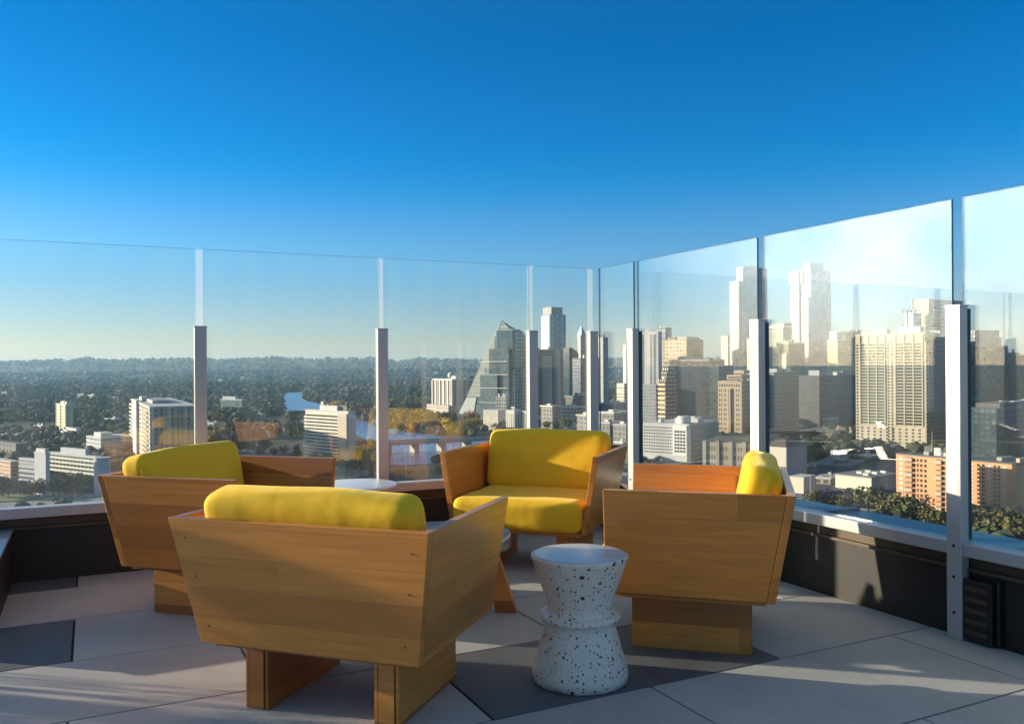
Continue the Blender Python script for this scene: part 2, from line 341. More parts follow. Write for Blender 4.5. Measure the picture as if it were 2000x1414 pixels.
for row in range(-4, 9):
    v0 = 2.505 + row * .633
    off = 1.173 if row % 2 == 0 else 1.797
    for c in range(-8, 8):
        u0 = off + c * 1.247
        q = [U * u0 + V * v0, U * (u0 + 1.247) + V * v0, U * (u0 + 1.247) + V * (v0 + .633), U * u0 + V * (v0 + .633)]
        g = .0045
        q = [U * (u0 + g) + V * (v0 + g), U * (u0 + 1.247 - g) + V * (v0 + g), U * (u0 + 1.247 - g) + V * (v0 + .633 - g), U * (u0 + g) + V * (v0 + .633 - g)]
        q = clip(q, RN, RN.dot(RP) - .002); q = clip(q, LN, LN.dot(LP) - .002) if len(q) > 2 else q
        if len(q) < 3: continue
        isd = (row, c) in {(0, 0), (2, -2), (4, -2), (2, 1), (-2, -1), (5, 1), (3, -4)}
        (md if isd else mt).prism([(p.x, p.y) for p in q], -.04, 0, 0)
mt.build("deck_floor", PAVER, bevel=.0015, segs=1)["kind"] = "structure"
md.build("dark_floor", DARKP, bevel=.0015, segs=1)["kind"] = "structure"
jb = MB(); jp = [Vector((-9, -5, 0)), Vector((9, -5, 0)), Vector((9, 8, 0)), Vector((-9, 8, 0))]
jp = clip(clip(jp, RN, RN.dot(RP) - .001), LN, LN.dot(LP) - .001)
jb.prism([(p.x, p.y) for p in jp], -.12, -.012); jb.build("floor_bed", JOINT)["kind"] = "structure"

def at_wall(o, Mw): o.matrix_world = Mw; return o
LX0, LX1 = -6.0, (CORNER - LP).dot(LD)
RA = (CORNER - RP).dot(RD)                               # -2.77
RX0, RX1 = RA * RS, 6.0 * RS
ra, rb = min(RX0, RX1), max(RX0, RX1)
# y outward local.  parapet thing = wall + ledge + rail parts
for Mw, x0, x1, nm, lab in ((ML, LX0, LX1, "L", "low black parapet with aluminium rail under the glass on the left, lake side"),
                            (MR, ra, rb, "R", "low black parapet with aluminium rail under the glass on the right, downtown side")):
    p = at_wall(empty("parapet"), Mw); tag(p, lab, "parapet", "parapets")
    k = MB()
    # vertical panel joints: separate panels 1.18 m wide with a dark gap
    x = x0
    while x < x1 - .01:
        xe = min(x + 3.6, x1); k.box(x + .002, xe - .002, 0, .16, -.02, .283); x = xe
    k.build("wall_panel", BLACKP, p, bevel=.002)
    MB().box(x0, x1, -.018, .16, .284, .300).build("ledge", LEDGE, p, bevel=.002)
    MB().box(x0, x1, .006, .12, .301, .349).build("upstand", LEDGE, p)
    MB().box(x0, x1, -.045, .045, .350, .405).build("rail", ALU, p, bevel=.004)
    out = .74 if nm == "R" else .16
    MB().box(x0, x1 + (0 if nm == "R" else .2), .125, out, .20, .30).build("coping", BLUEM if nm == "R" else ALU, p, bevel=.01)
    if nm == "R":                                            # cross seams of the outer coping
        for i in range(6): MB().box(x0 + .5 + i * 1.15, x0 + .54 + i * 1.15, .13, out - .01, .30, .318).build("coping_seam", BLUEM, p, bevel=.004)

# posts
def make_post():
    r = empty("screen_post")
    MB().box(-.034, .034, -.102, -.052, 0, 1.392).build("post_body", ALU, r, bevel=.003)
    MB().box(-.036, .036, -.104, -.046, 1.392, 1.400).build("post_cap", ALU, r, bevel=.001)
    MB().box(-.020, .020, -.051, -.012, .41, 1.385).build("glazing_channel", GASKET, r)
    b = MB()
    for z in (.11, .26, .39):
        o = MB().tube((0, -.1055, z), (0, -.1, z), .0065, k=10).build("bolt", GASKET, r)
    return r
post0 = make_post()
GPOST = "aluminium posts holding the glass screen"
def put_post(first, Mw, x, label):
    o = post0 if first else copy_tree(post0)
    o.matrix_world = Mw @ Matrix.Translation((x, 0.045, 0)); tag(o, label, "post", GPOST); return o
R3 = Mw = MR
put_post(True, MR, .085 * RS, "large aluminium post on the right with three black bolts, reaching down to the pavers")
put_post(False, MR, -1.10 * RS, "aluminium post behind the back cushion of the right-hand armchair")
put_post(False, MR, -2.285 * RS, "aluminium post just left of the far arm of the right-hand armchair")
put_post(False, MR, 1.28 * RS, "aluminium post beyond the right edge of the picture")
put_post(False, ML, .645, "aluminium post behind the back cushion of the left-hand armchair")
put_post(False, ML, 1.740, "aluminium post rising behind the white side table")
put_post(False, ML, 2.815, "aluminium post left of centre behind the armchair that faces us, beside the slanted tower")
put_post(False, ML, 3.30, "slim-looking aluminium post at the corner where both glass walls meet")
put_post(False, ML, -.47, "aluminium post beyond the left edge of the picture")
for xx in (-1.57, -2.67, -3.77, -4.87): put_post(False, ML, xx, "aluminium posts of the left glass wall beyond the left edge of the picture")
for o_ in [o for o in COL.objects if o.name.startswith('screen_post')]:
    if (o_.matrix_world.to_3x3() @ Vector((1, 0, 0))).dot(LD) > .9:
        MB().box(-.020, .018, -.049, -.041, 1.401, 1.852).build("joint_strip", SEAL, o_)
# black bracket beside the near post
br = at_wall(empty("bracket"), MR @ Matrix.Translation((.085 * RS, 0, 0)))
tag(br, "black slotted mounting bracket low on the wall beside the large right post", "bracket")
sx = RS
def bx(a, b): return (min(a * sx, b * sx), max(a * sx, b * sx))
e = MB(); a, b2 = bx(.037, .16); e.box(a, b2, -.05, -.003, .01, .26); e.build("plate", BLACKP, br, bevel=.003)
e = MB()
for i in range(5):
    a, b2 = bx(.05, .145); e.box(a, b2, -.056, -.0505, .035 + i * .045, .055 + i * .045)
e.build("louvre", LEDGE, br, bevel=.002)
a, b2 = bx(.165, .18); MB().box(a, b2, -.03, -.003, .01, .27).build("conduit", BLACKP, br, bevel=.004)

# glass panes
def pane(Mw, x0, x1, label):
    x0, x1 = min(x0, x1), max(x0, x1)
    k = MB(); y0, y1, z0, z1 = -.006, .006, .405, 1.855
    k.quad([(x0, y0, z0), (x1, y0, z0), (x1, y0, z1), (x0, y0, z1)], 0)
    k.quad([(x1, y1, z0), (x0, y1, z0), (x0, y1, z1), (x1, y1, z1)], 0)
    k.quad([(x0, y0, z1), (x1, y0, z1), (x1, y1, z1), (x0, y1, z1)], 1)
    k.quad([(x0, y1, z0), (x0, y0, z0), (x0, y0, z1), (x0, y1, z1)], 1)
    k.quad([(x1, y0, z0), (x1, y1, z0), (x1, y1, z1), (x1, y0, z1)], 1)
    o = k.build("glass_screen_panel", [GLASS, GEDGE]); o.matrix_world = Mw; tag(o, label, "glass pane", "panes of the glass screen")
pane(ML, -1.5, -.49, "glass pane beyond the left edge of the picture")
for xx in (-2.64, -3.74, -4.84): pane(ML, xx, xx + 1.04, "glass panes of the left wall beyond the left edge of the picture")
pane(ML, -.44, .612, "large glass pane at the far left in front of the slim apartment towers")
pane(ML, .665, 1.72, "glass pane in front of the distant bend of the river")
pane(ML, 1.765, 2.80, "glass pane in front of the bridge and the slanted tower")
pane(ML, 2.845, 3.325, "narrow glass pane left of the corner, in front of the tower with a dark crown")
pane(MR, -2.745 * RS, -2.31 * RS, "narrow glass pane right of the corner above the low flat roofs")
pane(MR, -2.265 * RS, -1.127 * RS, "glass pane in front of the white hotel and the stepped tan tower")
pane(MR, -1.085 * RS, .047 * RS, "large glass pane with a bright white glare in front of the big cream tower")
pane(MR, .095 * RS, 1.22 * RS, "glass pane at the right edge of the picture, right of the largest post")

# ------------------------------------------------------------ armchairs
def rbox(w, d, h, r, puff=.0, n=14, skew=0.0):
    """rounded, slightly puffed cushion, centred at the origin"""
    t = [math.sin(math.pi / 2 * (2 * i / n - 1)) for i in range(n + 1)]
    vid = {}; vs_ = []; fs = []
    def vert(p):
        key = tuple(round(c, 5) for c in p)
        if key in vid: return vid[key]
        x, y, z = p[0] * w / 2, p[1] * d / 2, p[2] * h / 2
        cx = max(-w / 2 + r, min(w / 2 - r, x)); cy = max(-d / 2 + r, min(d / 2 - r, y)); cz = max(-h / 2 + r, min(h / 2 - r, z))
        v = Vector((x - cx, y - cy, z - cz))
        if v.length > 1e-6: v = v.normalized() * r
        q = Vector((cx, cy, cz)) + v
        fx, fy, fz = 1 - (q.x / (w / 2)) ** 2, 1 - (q.y / (d / 2)) ** 2, 1 - (q.z / (h / 2)) ** 2
        q.z += puff * (1 if q.z > 0 else -1) * fx * fy * min(1, abs(q.z) * 4 / h)
        q.y += puff * .5 * (1 if q.y > 0 else -1) * fx * fz * min(1, abs(q.y) * 4 / d)
        q.x += puff * .3 * (1 if q.x > 0 else -1) * fy * fz * min(1, abs(q.x) * 4 / w)
        q += Vector((math.sin(q.x * 23 + q.z * 9), math.sin(q.x * 17 + q.z * 31), math.sin(q.x * 15 + q.y * 21))) * .0018
        vid[key] = len(vs_); vs_.append(tuple(q)); return vid[key]
    for ax in range(3):
        for s in (-1, 1):
            for i in range(n):
                for j in range(n):
                    c = []
                    for (a, b) in ((i, j), (i + 1, j), (i + 1, j + 1), (i, j + 1)):
                        p = [0, 0, 0]; p[ax] = s; p[(ax + 1) % 3] = t[a]; p[(ax + 2) % 3] = t[b]; c.append(vert(p))
                    fs.append(tuple(c) if s > 0 else tuple(reversed(c)))
    k = MB(); k.v = vs_; k.f = fs; k.m = [0] * len(fs); return k
def make_chair():
    r = empty("lounge_armchair")
    HT, HB, T = .666, .239, .032
    yt, yb, ft, fb = -.367, -.292, .359, .362; wt, wb = .469, .400
    def yback(z): return yb + (yt - yb) * (z - HB) / (HT - HB)
    def wx(z): return wb + (wt - wb) * (z - HB) / (HT - HB)
    k = MB().hexa([(-wb, yb, HB), (wb, yb, HB), (wb, yb + T, HB), (-wb, yb + T, HB)], [(-wt, yt, HT), (wt, yt, HT), (wt, yt + T, HT), (-wt, yt + T, HT)])
    bp = k.build("back_panel", WOOD, r, bevel=.0025)
    for s in (-1, 1):
        for z in (.30, .47, .60):
            MB().tube((s * (wx(z) - .05), yback(z) - .0015, z), (s * (wx(z) - .05), yback(z) + .004, z), .0035, k=8).build("screw", PLYD, bp)
    g = .0008
    for s in (-1, 1):
        o, i_ = s * wb, s * (wb - T); O, I = s * wt, s * (wt - T)
        a = [(o, yb + T + g, HB), (o, fb, HB), (i_, fb, HB), (i_, yb + T + g, HB)]; b = [(O, yt + T + g, HT), (O, ft, HT), (I, ft, HT), (I, yt + T + g, HT)]
        if s < 0: a.reverse(); b.reverse()
        if s > 0: pass
        MB().hexa(a, b).build("side_panel", WOOD, r, bevel=.0025)
    MB().box(-wb + T + .001, wb - T - .001, yb + T + .001, fb - .02, HB - .018, HB + .008).build("seat_board", WOOD, r, bevel=.002)
    for s in (-1, 1):
        x1, x0 = s * .288, s * .200
        xa, xb = min(x0, x1), max(x0, x1)
        k = MB(); k.box(xa + .016, xb - .016, -.206, .272, .002, HB - .019, 0); k.box(xa, xa + .012, -.203, .271, 0, HB - .019, 0); k.box(xb - .012, xb, -.203, .271, 0, HB - .019, 0)
        k.box(xa + .0121, xa + .0159, -.198, .268, .001, HB - .02, 1); k.box(xb - .0159, xb - .0121, -.198, .268, .001, HB - .02, 1)
        k.build("leg", [WOOD, PLYD], r, bevel=.0012)
    c = rbox(.752, .64, .168, .045, .008, 20); st = c.build("seat_cushion", VELVET, r, smooth=True); st.location = (0, .088, .333)
    c = rbox(.765, .150, .365, .048, .012, 20); bc = c.build("back_cushion", VELVET, r, smooth=True); bc.location = (0, -.220, .570); bc.rotation_euler = (R(12), 0, 0)
    def piping(par, w, d, h, axis):                           # stitched welt round the rim
        k = MB(); n = 56; ring = []
        for i in range(n):
            t = 2 * math.pi * i / n; c, s_ = math.cos(t), math.sin(t); e = .22
            A = (w / 2 + .0015) * abs(c) ** e * (1 if c > 0 else -1); 
            if axis == 'y': ring.append(Vector((A, d, (h / 2 + .0015) * abs(s_) ** e * (1 if s_ > 0 else -1))))
            else: ring.append(Vector((A, (h / 2 + .0015) * abs(s_) ** e * (1 if s_ > 0 else -1), d)))
        for i in range(n): k.tube(ring[i], ring[(i + 1) % n], .0032, k=6)
        k.build("piping", VELVET, par, smooth=True)
    piping(bc, .752, .048, .352, 'y'); piping(bc, .752, -.048, .352, 'y'); piping(st, .741, .050, .628, 'z')
    return r
chair0 = make_chair()
CH = [(-.575, 2.978, -18.634, "wooden armchair nearest the camera, seen from behind, yellow cushions, on two thick plinth legs"),
      (-1.428, 4.225, -105.956, "wooden armchair at the left facing right, its yellow back cushion in shade"),
      (.145, 5.026, 159.664, "wooden armchair in the middle facing the camera with its yellow seat and back fully visible"),
      (.827, 3.687, 74.284, "wooden armchair at the right facing left, side panel towards us, beside the speckled stool")]
for i, (x, y, a, lab) in enumerate(CH):
    o = chair0 if i == 0 else copy_tree(chair0)
    o.location = (x, y, 0); o.rotation_euler.z = R(a); tag(o, lab, "armchair", "wooden armchairs with yellow cushions")

# speckled stool
random.seed(3)
st = empty("terrazzo_stool", (.245, 3.13, 0)); tag(st, "white terrazzo hourglass stool with dark chips and a ring round its waist", "stool")
K = 96; jag = [abs(random.gauss(0, .0035)) + (.004 if random.random() < .12 else 0) for _ in range(K)]
prof = [(.172, 0.0), (.176, .004), (.1775, .03), (.172, .055), (.132, .195), (.124, .214), (.128, .219), (.148, .226), (.1515, .233), (.149, .241), (.136, .246), (.121, .251), (.118, .262), (.121, .285), (.176, .442), (.1795, .452), (.179, .4575), (.175, .4600)]
MB().lathe(prof, K, jag=(0, jag)).build("body", TERRAZZO, st, smooth=True)
TOPG = mottled("polished stone top", (.42, .46, .52), (.55, .58, .62), 9, .26, 0, bump=.02, spec=.9)
MB().lathe([(.168, .4585), (.1705, .4615), (.165, .4625), (.02, .4625)], 96).build("top", TOPG, st, smooth=True)

# low coffee table with metal tray (mostly behind the near chair)
ct = empty("coffee_table", (-.33, 4.02, 0)); tag(ct, "low round table with a metal tray rim peeping out right of the nearest armchair", "coffee table")
MB().lathe([(.30, .300), (.318, .305), (.320, .352), (.316, .362), (.310, .362), (.306, .350), (.02, .350)], 64).build("tray_top", STEELTOP, ct, smooth=True)
for a in (-8, 82, 172, 262):
    ca, sa = math.cos(R(a)), math.sin(R(a))
    def P(r, t, z): return (r * ca - t * sa, r * sa + t * ca, z)
    k = MB().hexa([P(.25, -.022, 0), P(.35, -.022, 0), P(.35, .022, 0), P(.25, .022, 0)], [P(.20, -.018, .302), P(.255, -.018, .302), P(.255, .018, .302), P(.20, .018, .302)])
    k.build("leg", WOOD, ct, bevel=.003)
# white side table by the left glass
wt_ = empty("side_table", (-.945, 5.06, 0)); tag(wt_, "round white side table in the gap between the left armchair and the middle one", "side table")
MB().lathe([(.235, .438), (.248, .442), (.25, .448), (.248, .454), (.24, .456), (.02, .456)], 64).build("table_top", WHITEP, wt_, smooth=True)
MB().tube((0, 0, .012), (0, 0, .437), .022, k=20).build("stem", WHITEP, wt_, smooth=False)
MB().lathe([(.16, 0), (.165, .004), (.16, .010), (.03, .014)], 48).build("base", WHITEP, wt_, smooth=True)
# black bench with steel top at the left edge
bn = empty("bench"); tag(bn, "black box bench with a pale steel top at the left edge of the picture", "bench")
bm = wall_frame(Vector((-2.30, 3.78, 0)), RD, RN)
bn.matrix_world = bm
sg = 1 if (bm.to_3x3() @ Vector((0, 1, 0))).dot(RN) > 0 else -1
ya, yb_ = (-.62, 0) if sg > 0 else (0, .62)
MB().box(-.84, .01, ya + .012, yb_ - .012, .0, .286).build("body", BLACKP, bn, bevel=.004)
MB().box(-.845, .02, ya, yb_, .287, .305).build("top", STEELTOP, bn, bevel=.003)

# planter with ornamental grass, left of the picture
pl = empty("planter", (-4.15, 3.45, 0), R(27)); tag(pl, "black planter of tall ornamental grass beyond the left edge of the picture", "planter")
MB().box(-.25, .25, -.22, .22, 0, .40).build("box", BLACKP, pl, bevel=.006)
gr_ = MB(); rr_ = random.Random(9)
for i in range(120):
    x, y = rr_.uniform(-.23, .23), rr_.uniform(-.2, .2); a = rr_.uniform(0, 6.28); h = rr_.uniform(.35, .75); ln = rr_.uniform(.05, .38); wv = .004
    pts = [(x + math.cos(a) * ln * t * t, y + math.sin(a) * ln * t * t, .38 + h * t * (1 - .18 * t)) for t in (0, .35, .7, 1)]
    for j in range(3):
        p, q = pts[j], pts[j + 1]; dx, dy = -math.sin(a) * wv, math.cos(a) * wv
        gr_.quad([(p[0] - dx, p[1] - dy, p[2]), (p[0] + dx, p[1] + dy, p[2]), (q[0] + dx, q[1] + dy, q[2]), (q[0] - dx, q[1] - dy, q[2])])
gr_.build("grass_clump", mottled("dry grass", (.16, .15, .05), (.26, .22, .09), 8, .8), pl)

# ------------------------------------------------------------ city: ground, river, hills
ZG = -60.0
RIDGE = [(-900, 712), (-300, 709), (0, 708), (90, 707), (130, 706), (170, 703), (215, 706), (280, 704), (370, 702), (440, 704), (470, 702), (505, 701), (530, 698), (548, 700), (600, 704), (650, 703),
         (700, 702), (740, 702), (775, 709), (820, 703), (870, 704), (925, 706), (1000, 704), (1100, 705), (1215, 703), (1300, 704), (1400, 702), (1700, 703), (2000, 700), (2600, 702)]
def ridge_z(px, D):
    for (a, ya), (b, yb) in zip(RIDGE, RIDGE[1:]):
        if a <= px <= b:
            t = (px - a) / (b - a); return z_at(px, ya + (yb - ya) * t, D)
    return z_at(max(min(px, 2600), -900), 708, D)
def sm(t): t = max(0, min(1, t)); return t * t * (3 - 2 * t)
def gz(x, y):
    """terrain height: flat city, wooded hills far off"""
    D = y if y > 1 else 1; px = 1000 + F * x / D
    h = 0
    if y > 3200:
        rz = ridge_z(px, 8200)
        h = (rz - ZG) * (sm((y - 3200) / 5000) * .93 + .07 * sm((y - 3200) / 5000) * (0.5 + .5 * math.sin(x * .0021 + y * .0013)))
    n = 3.0 * math.sin(x * .0031 + 1.3) * math.sin(y * .0042) + 1.5 * math.sin(x * .011 + y * .009)
    return ZG + h + n * sm((y - 900) / 900)
def terrain():
    k = MB(); ys = [-800, -300, 0, 60, 150, 300, 450, 600, 800, 1000, 1250, 1500, 1800, 2200, 2600, 3000, 3400, 3800, 4200, 4600, 5000, 5400, 5800, 6200, 6600, 7000, 7400, 7800, 8200, 8600, 9500, 12000, 20000, 40000]
    xs = list(range(-1500, 3400, 20)); rows = []
    for y in ys:
        r = []
        for px in xs:
            Dd = max(y, 900); x = (px - 1000) / F * Dd * (1.5 if y < 900 else 1)
            z = gz(x, y) if y > 0 else ZG
            if y > 8200: z = ridge_z(px, 8200) - (y - 8200) * .02
            r.append(len(k.v)); k.v.append((x, y, z))
        rows.append(r)
    for i in range(len(ys) - 1):
        for j in range(len(xs) - 1): k.f.append((rows[i][j], rows[i][j + 1], rows[i + 1][j + 1], rows[i + 1][j])); k.m.append(0)
    return k
def ground_mat():
    m, nt, b = newmat("city ground"); t = N(nt, "ShaderNodeTexCoord")
    n = N(nt, "ShaderNodeTexNoise"); n.inputs['Scale'].default_value = .008; n.inputs['Detail'].default_value = 9; nt.links.new(t.outputs['Object'], n.inputs['Vector'])
    n2 = N(nt, "ShaderNodeTexNoise"); n2.inputs['Scale'].default_value = .05; n2.inputs['Detail'].default_value = 8; nt.links.new(t.outputs['Object'], n2.inputs['Vector'])
    cr = N(nt, "ShaderNodeValToRGB"); e = cr.color_ramp.elements; e[0].position = .36; e[0].color = (.030, .040, .022, 1); e[1].position = .66; e[1].color = (.16, .135, .10, 1)
    x = e.new(.5); x.color = (.065, .066, .042, 1); nt.links.new(n2.outputs['Fac'], cr.inputs[0])
    nt.links.new(mixc(nt, mth(nt, 'MULTIPLY', n.outputs['Fac'], .55), cr.outputs[0], (.05, .055, .038)), b.inputs['Base Color']); b.inputs['Roughness'].default_value = .95; b.inputs['Specular IOR Level'].default_value = .15
    return m
tg = terrain(); tg.quad([(-30000, -20000, ZG - 3), (30000, -20000, ZG - 3), (30000, 45000, ZG - 3), (-30000, 45000, ZG - 3)])
tr_ = tg.build("ground", ground_mat(), smooth=True); tr_['kind'] = 'structure'

def water_mat():
    m, nt, b = newmat("river water"); b.inputs['Base Color'].default_value = (.11, .24, .42, 1); b.inputs['Roughness'].default_value = .25; b.inputs['Specular IOR Level'].default_value = .22
    t = N(nt, "ShaderNodeTexCoord"); mp = N(nt, "ShaderNodeMapping"); mp.inputs['Scale'].default_value = (.25, .04, 1); nt.links.new(t.outputs['Object'], mp.inputs[0])
    n = N(nt, "ShaderNodeTexNoise"); n.inputs['Scale'].default_value = 1; n.inputs['Detail'].default_value = 6; nt.links.new(mp.outputs[0], n.inputs['Vector'])
    bp = N(nt, "ShaderNodeBump"); bp.inputs['Strength'].default_value = .9; bp.inputs['Distance'].default_value = 2.0; nt.links.new(n.outputs['Fac'], bp.inputs['Height']); nt.links.new(bp.outputs[0], b.inputs['Normal']); return m
WATER = water_mat()
def sheet(name, pts, z, mat):
    k = MB(); k.quad([on_z(x, y, z) for x, y in pts]); o = k.build(name, mat); o['kind'] = 'structure'; return o
RIV1 = [(553, 802), (553, 770), (566, 767), (591, 766), (590, 777), (600, 783), (622, 788), (648, 797), (640, 802)]
RIV2 = [(545, 800), (648, 797), (690, 815), (740, 832), (790, 843), (860, 852), (930, 853), (1000, 848), (1090, 846), (1090, 905), (960, 905), (860, 905), (800, 908), (752, 908), (742, 884), (720, 862), (690, 846), (640, 822)]
sheet("river", RIV1[::-1], ZG + 5.2, WATER); 
sheet("river", RIV2[::-1], ZG + .6, WATER)
ASPH = mottled("asphalt", (.055, .055, .058), (.09, .088, .085), .05, .85)
PAVE = mottled("pale concrete paving", (.24, .235, .225), (.17, .165, .16), .04, .85)
GRASS = mottled("lawn", (.10, .12, .035), (.16, .16, .06), .06, .95)
for nm, pts, z, m in (("parking_lot", [(-80, 996), (-80, 982), (95, 968), (190, 964), (260, 966), (260, 996)], .5, PAVE), ("lawn", [(-60, 982), (-60, 972), (40, 965), (85, 966), (60, 976)], .9, GRASS),
                      ("lawn", [(400, 842), (400, 830), (470, 838), (450, 846)], .6, GRASS), ("road", [(380, 905), (400, 868), (520, 878), (600, 900), (600, 925), (470, 925)], .6, ASPH),
                      ("road", [(640, 945), (700, 915), (760, 918), (900, 918), (900, 935), (760, 935), (700, 960)], .7, ASPH), ("lawn", [(757, 930), (757, 912), (860, 906), (930, 908), (920, 932)], 1.1, GRASS),
                      ("plaza", [(1100, 905), (1100, 830), (1240, 822), (1480, 860), (1480, 905)], .5, PAVE), ("road", [(1500, 960), (1560, 925), (1640, 900), (1760, 900), (1900, 960), (1900, 1010), (1600, 985)], .5, ASPH),
                      ("road", [(1240, 900), (1240, 885), (1300, 905), (1500, 935), (1500, 960)], .7, ASPH), ("plaza", [(1560, 1000), (1600, 985), (1760, 990), (2100, 1020), (2100, 1060), (1600, 1060)], .5, PAVE)):
    sheet(nm, pts, ZG + z, m)

# ------------------------------------------------------------ buildings
class B:
    """box building; K = near corner at pixel pxs and distance D; left face runs to pxl, right face to pxr. local x = right face, y = left face"""
    def __init__(s, name, label, pxl, pxs, pxr, ytop, D, psi=42, cat="tower", base=ZG, depth=None, group=None):
        ps = R(min(psi + 20, 62)); k = ray(pxs, 700); s.D = D; kx, ky = k.x * D, D
        def solve(px, dx, dy):
            t = (px - 1000) / F; den = dx - t * dy
            return (t * ky - kx) / den if abs(den) > 1e-6 else 20
        s.a = solve(pxl, -math.cos(ps), math.sin(ps)) if pxl is not None else depth
        s.b = solve(pxr, math.sin(ps), math.cos(ps)) if pxr is not None else depth
        if depth and (pxl is not None and pxr is not None): s.b = depth
        s.a = max(2, min(s.a, 150)); s.b = max(2, min(s.b, 150))
        s.h = z_at(pxs, ytop, D) - base; s.n = 0; s.stuff = MB()
        s.o = empty(name, (kx, ky, base), R(90) - ps); tag(s.o, label, cat, group)
    def zpx(s, y): return z_at(1000, y, s.D) - s.o.location.z
    def body(s, mat, name="wall", x0=0, x1=None, y0=0, y1=None, z0=0, z1=None, **kw):
        x1 = s.b if x1 is None else x1; y1 = s.a if y1 is None else y1; z1 = s.h if z1 is None else z1
        return MB().box(x0, x1, y0, y1, z0, z1).build(name, mat, s.o, **kw)
    def roof(s, mat, x0=0, x1=None, y0=0, y1=None, z=None, t=.5, over=.25, name="roof"):
        x1 = s.b if x1 is None else x1; y1 = s.a if y1 is None else y1; z = s.h if z is None else z
        o = MB().box(x0 - over, x1 + over, y0 - over, y1 + over, z + .004, z + t).build(name, mat, s.o)
        if s.h > 22 and name == "roof":
            rr = random.Random(int(s.h * 100)); ms = (WHT, GREY, LROOF, DGREY)
            for i in range(rr.randint(3, 5)):
                fx, fy = rr.uniform(.05, .75) * s.b, rr.uniform(.05, .75) * s.a; w, d, h = s.b * rr.uniform(.08, .2), s.a * rr.uniform(.08, .2), rr.uniform(1.2, 3.6)
                MB().box(fx, fx + w, fy, fy + d, z + t + .01, z + t + h).build("roof_unit", ms[i % 4], s.o)
            if rr.random() < .5: MB().tube((s.b * .5, s.a * .4, z + t), (s.b * .5, s.a * .4, z + t + rr.uniform(5, 11)), .22, .08, 6).build("mast", GREY, s.o)
        return o
    def pent(s, mat, fx0, fx1, fy0, fy1, h, z=None, name="penthouse"):
        z = s.h if z is None else z
        return MB().box(s.b * fx0, s.b * fx1, s.a * fy0, s.a * fy1, z + .5, z + h).build(name, mat, s.o)
    def bands(s, mat, nf, z0, z1, face='LR', t=.9, proud=.5, name="floor_band", f0=0, f1=1):
        """storey bands round the building, one mesh per storey"""
        st = (z1 - z0) / nf
        for i in range(nf):
            z = z0 + i * st; k = MB()
            if 'L' in face: k.box(-proud, -.01, s.a * f0 - (proud if 'R' in face else 0), s.a * f1, z, z + t)
            if 'R' in face: k.box(-.009, s.b, -proud, -.01, z, z + t)
            k.build(name, mat, s.o)
    def piers(s, mat, n, face, z0, z1, w=.5, proud=.45, f0=0, f1=1, name="pier"):
        for i in range(n + 1):
            if face == 'L': y = s.a * (f0 + (f1 - f0) * i / n); MB().box(-proud, -.02, y - w / 2, y + w / 2, z0, z1).build(name, mat, s.o)
            else: x = s.b * (f0 + (f1 - f0) * i / n); MB().box(x - w / 2, x + w / 2, -proud, -.02, z0, z1).build(name, mat, s.o)
    def windows(s, mat, nc, nf, face, z0, z1, wf=.6, hf=.6, f0=0, f1=1, cap=100, proud=.06):
        """separate window panes; beyond the first 100 they go into one mesh"""
        L = (s.a if face == 'L' else s.b) * (f1 - f0); o0 = (s.a if face == 'L' else s.b) * f0
        cw, ch = L / nc, (z1 - z0) / nf; w, h = cw * wf / 2, ch * hf / 2; proto = None
        for j in range(nf - 1, -1, -1):
            for i in range(nc):
                c = o0 + cw * (i + .5); z = z0 + ch * (j + .5)
                if s.n < cap:
                    if proto is None:
                        k = MB()
                        if face == 'L': k.box(-proud, -.004, -w, w, -h, h)
                        else: k.box(-w, w, -proud, -.004, -h, h)
                        proto = k.build("window", mat, s.o); o = proto
                    else: o = proto.copy(); COL.objects.link(o); o.parent = s.o
                    o.location = (0, c, z) if face == 'L' else (c, 0, z); s.n += 1
                else:
                    if face == 'L': s.stuff.box(-proud, -.004, c - w, c + w, z - h, z + h)
                    else: s.stuff.box(c - w, c + w, -proud, -.004, z - h, z + h)
        s.wm = mat
    def done(s):
        if s.stuff.v: s.stuff.build("window_rest", s.wm, s.o)['kind'] = 'stuff'
def flat(name, c, rough=.7, spec=.5): return mottled(name, c, tuple(x * .86 for x in c), .08, rough, spec=spec)
DKGL = mottled("dark window glass", (.020, .024, .028), (.05, .055, .06), .5, .12, spec=.9)
GRNGL = mottled("green window glass", (.05, .075, .065), (.09, .12, .10), .3, .15, spec=.9)
CREAM = flat("cream concrete", (.46, .40, .31)); TAN = flat("tan stone", (.50, .37, .23)); WHT = flat("white concrete", (.55, .54, .52)); GREY = flat("grey concrete", (.30, .30, .30))
DGREY = flat("dark grey roof", (.09, .09, .095)); BRK = flat("orange brick", (.62, .30, .14)); BRKP = flat("pale pink brick", (.56, .38, .27)); LROOF = flat("pale roof membrane", (.50, .49, .46)); BRN = flat("brown stone", (.22, .15, .10))

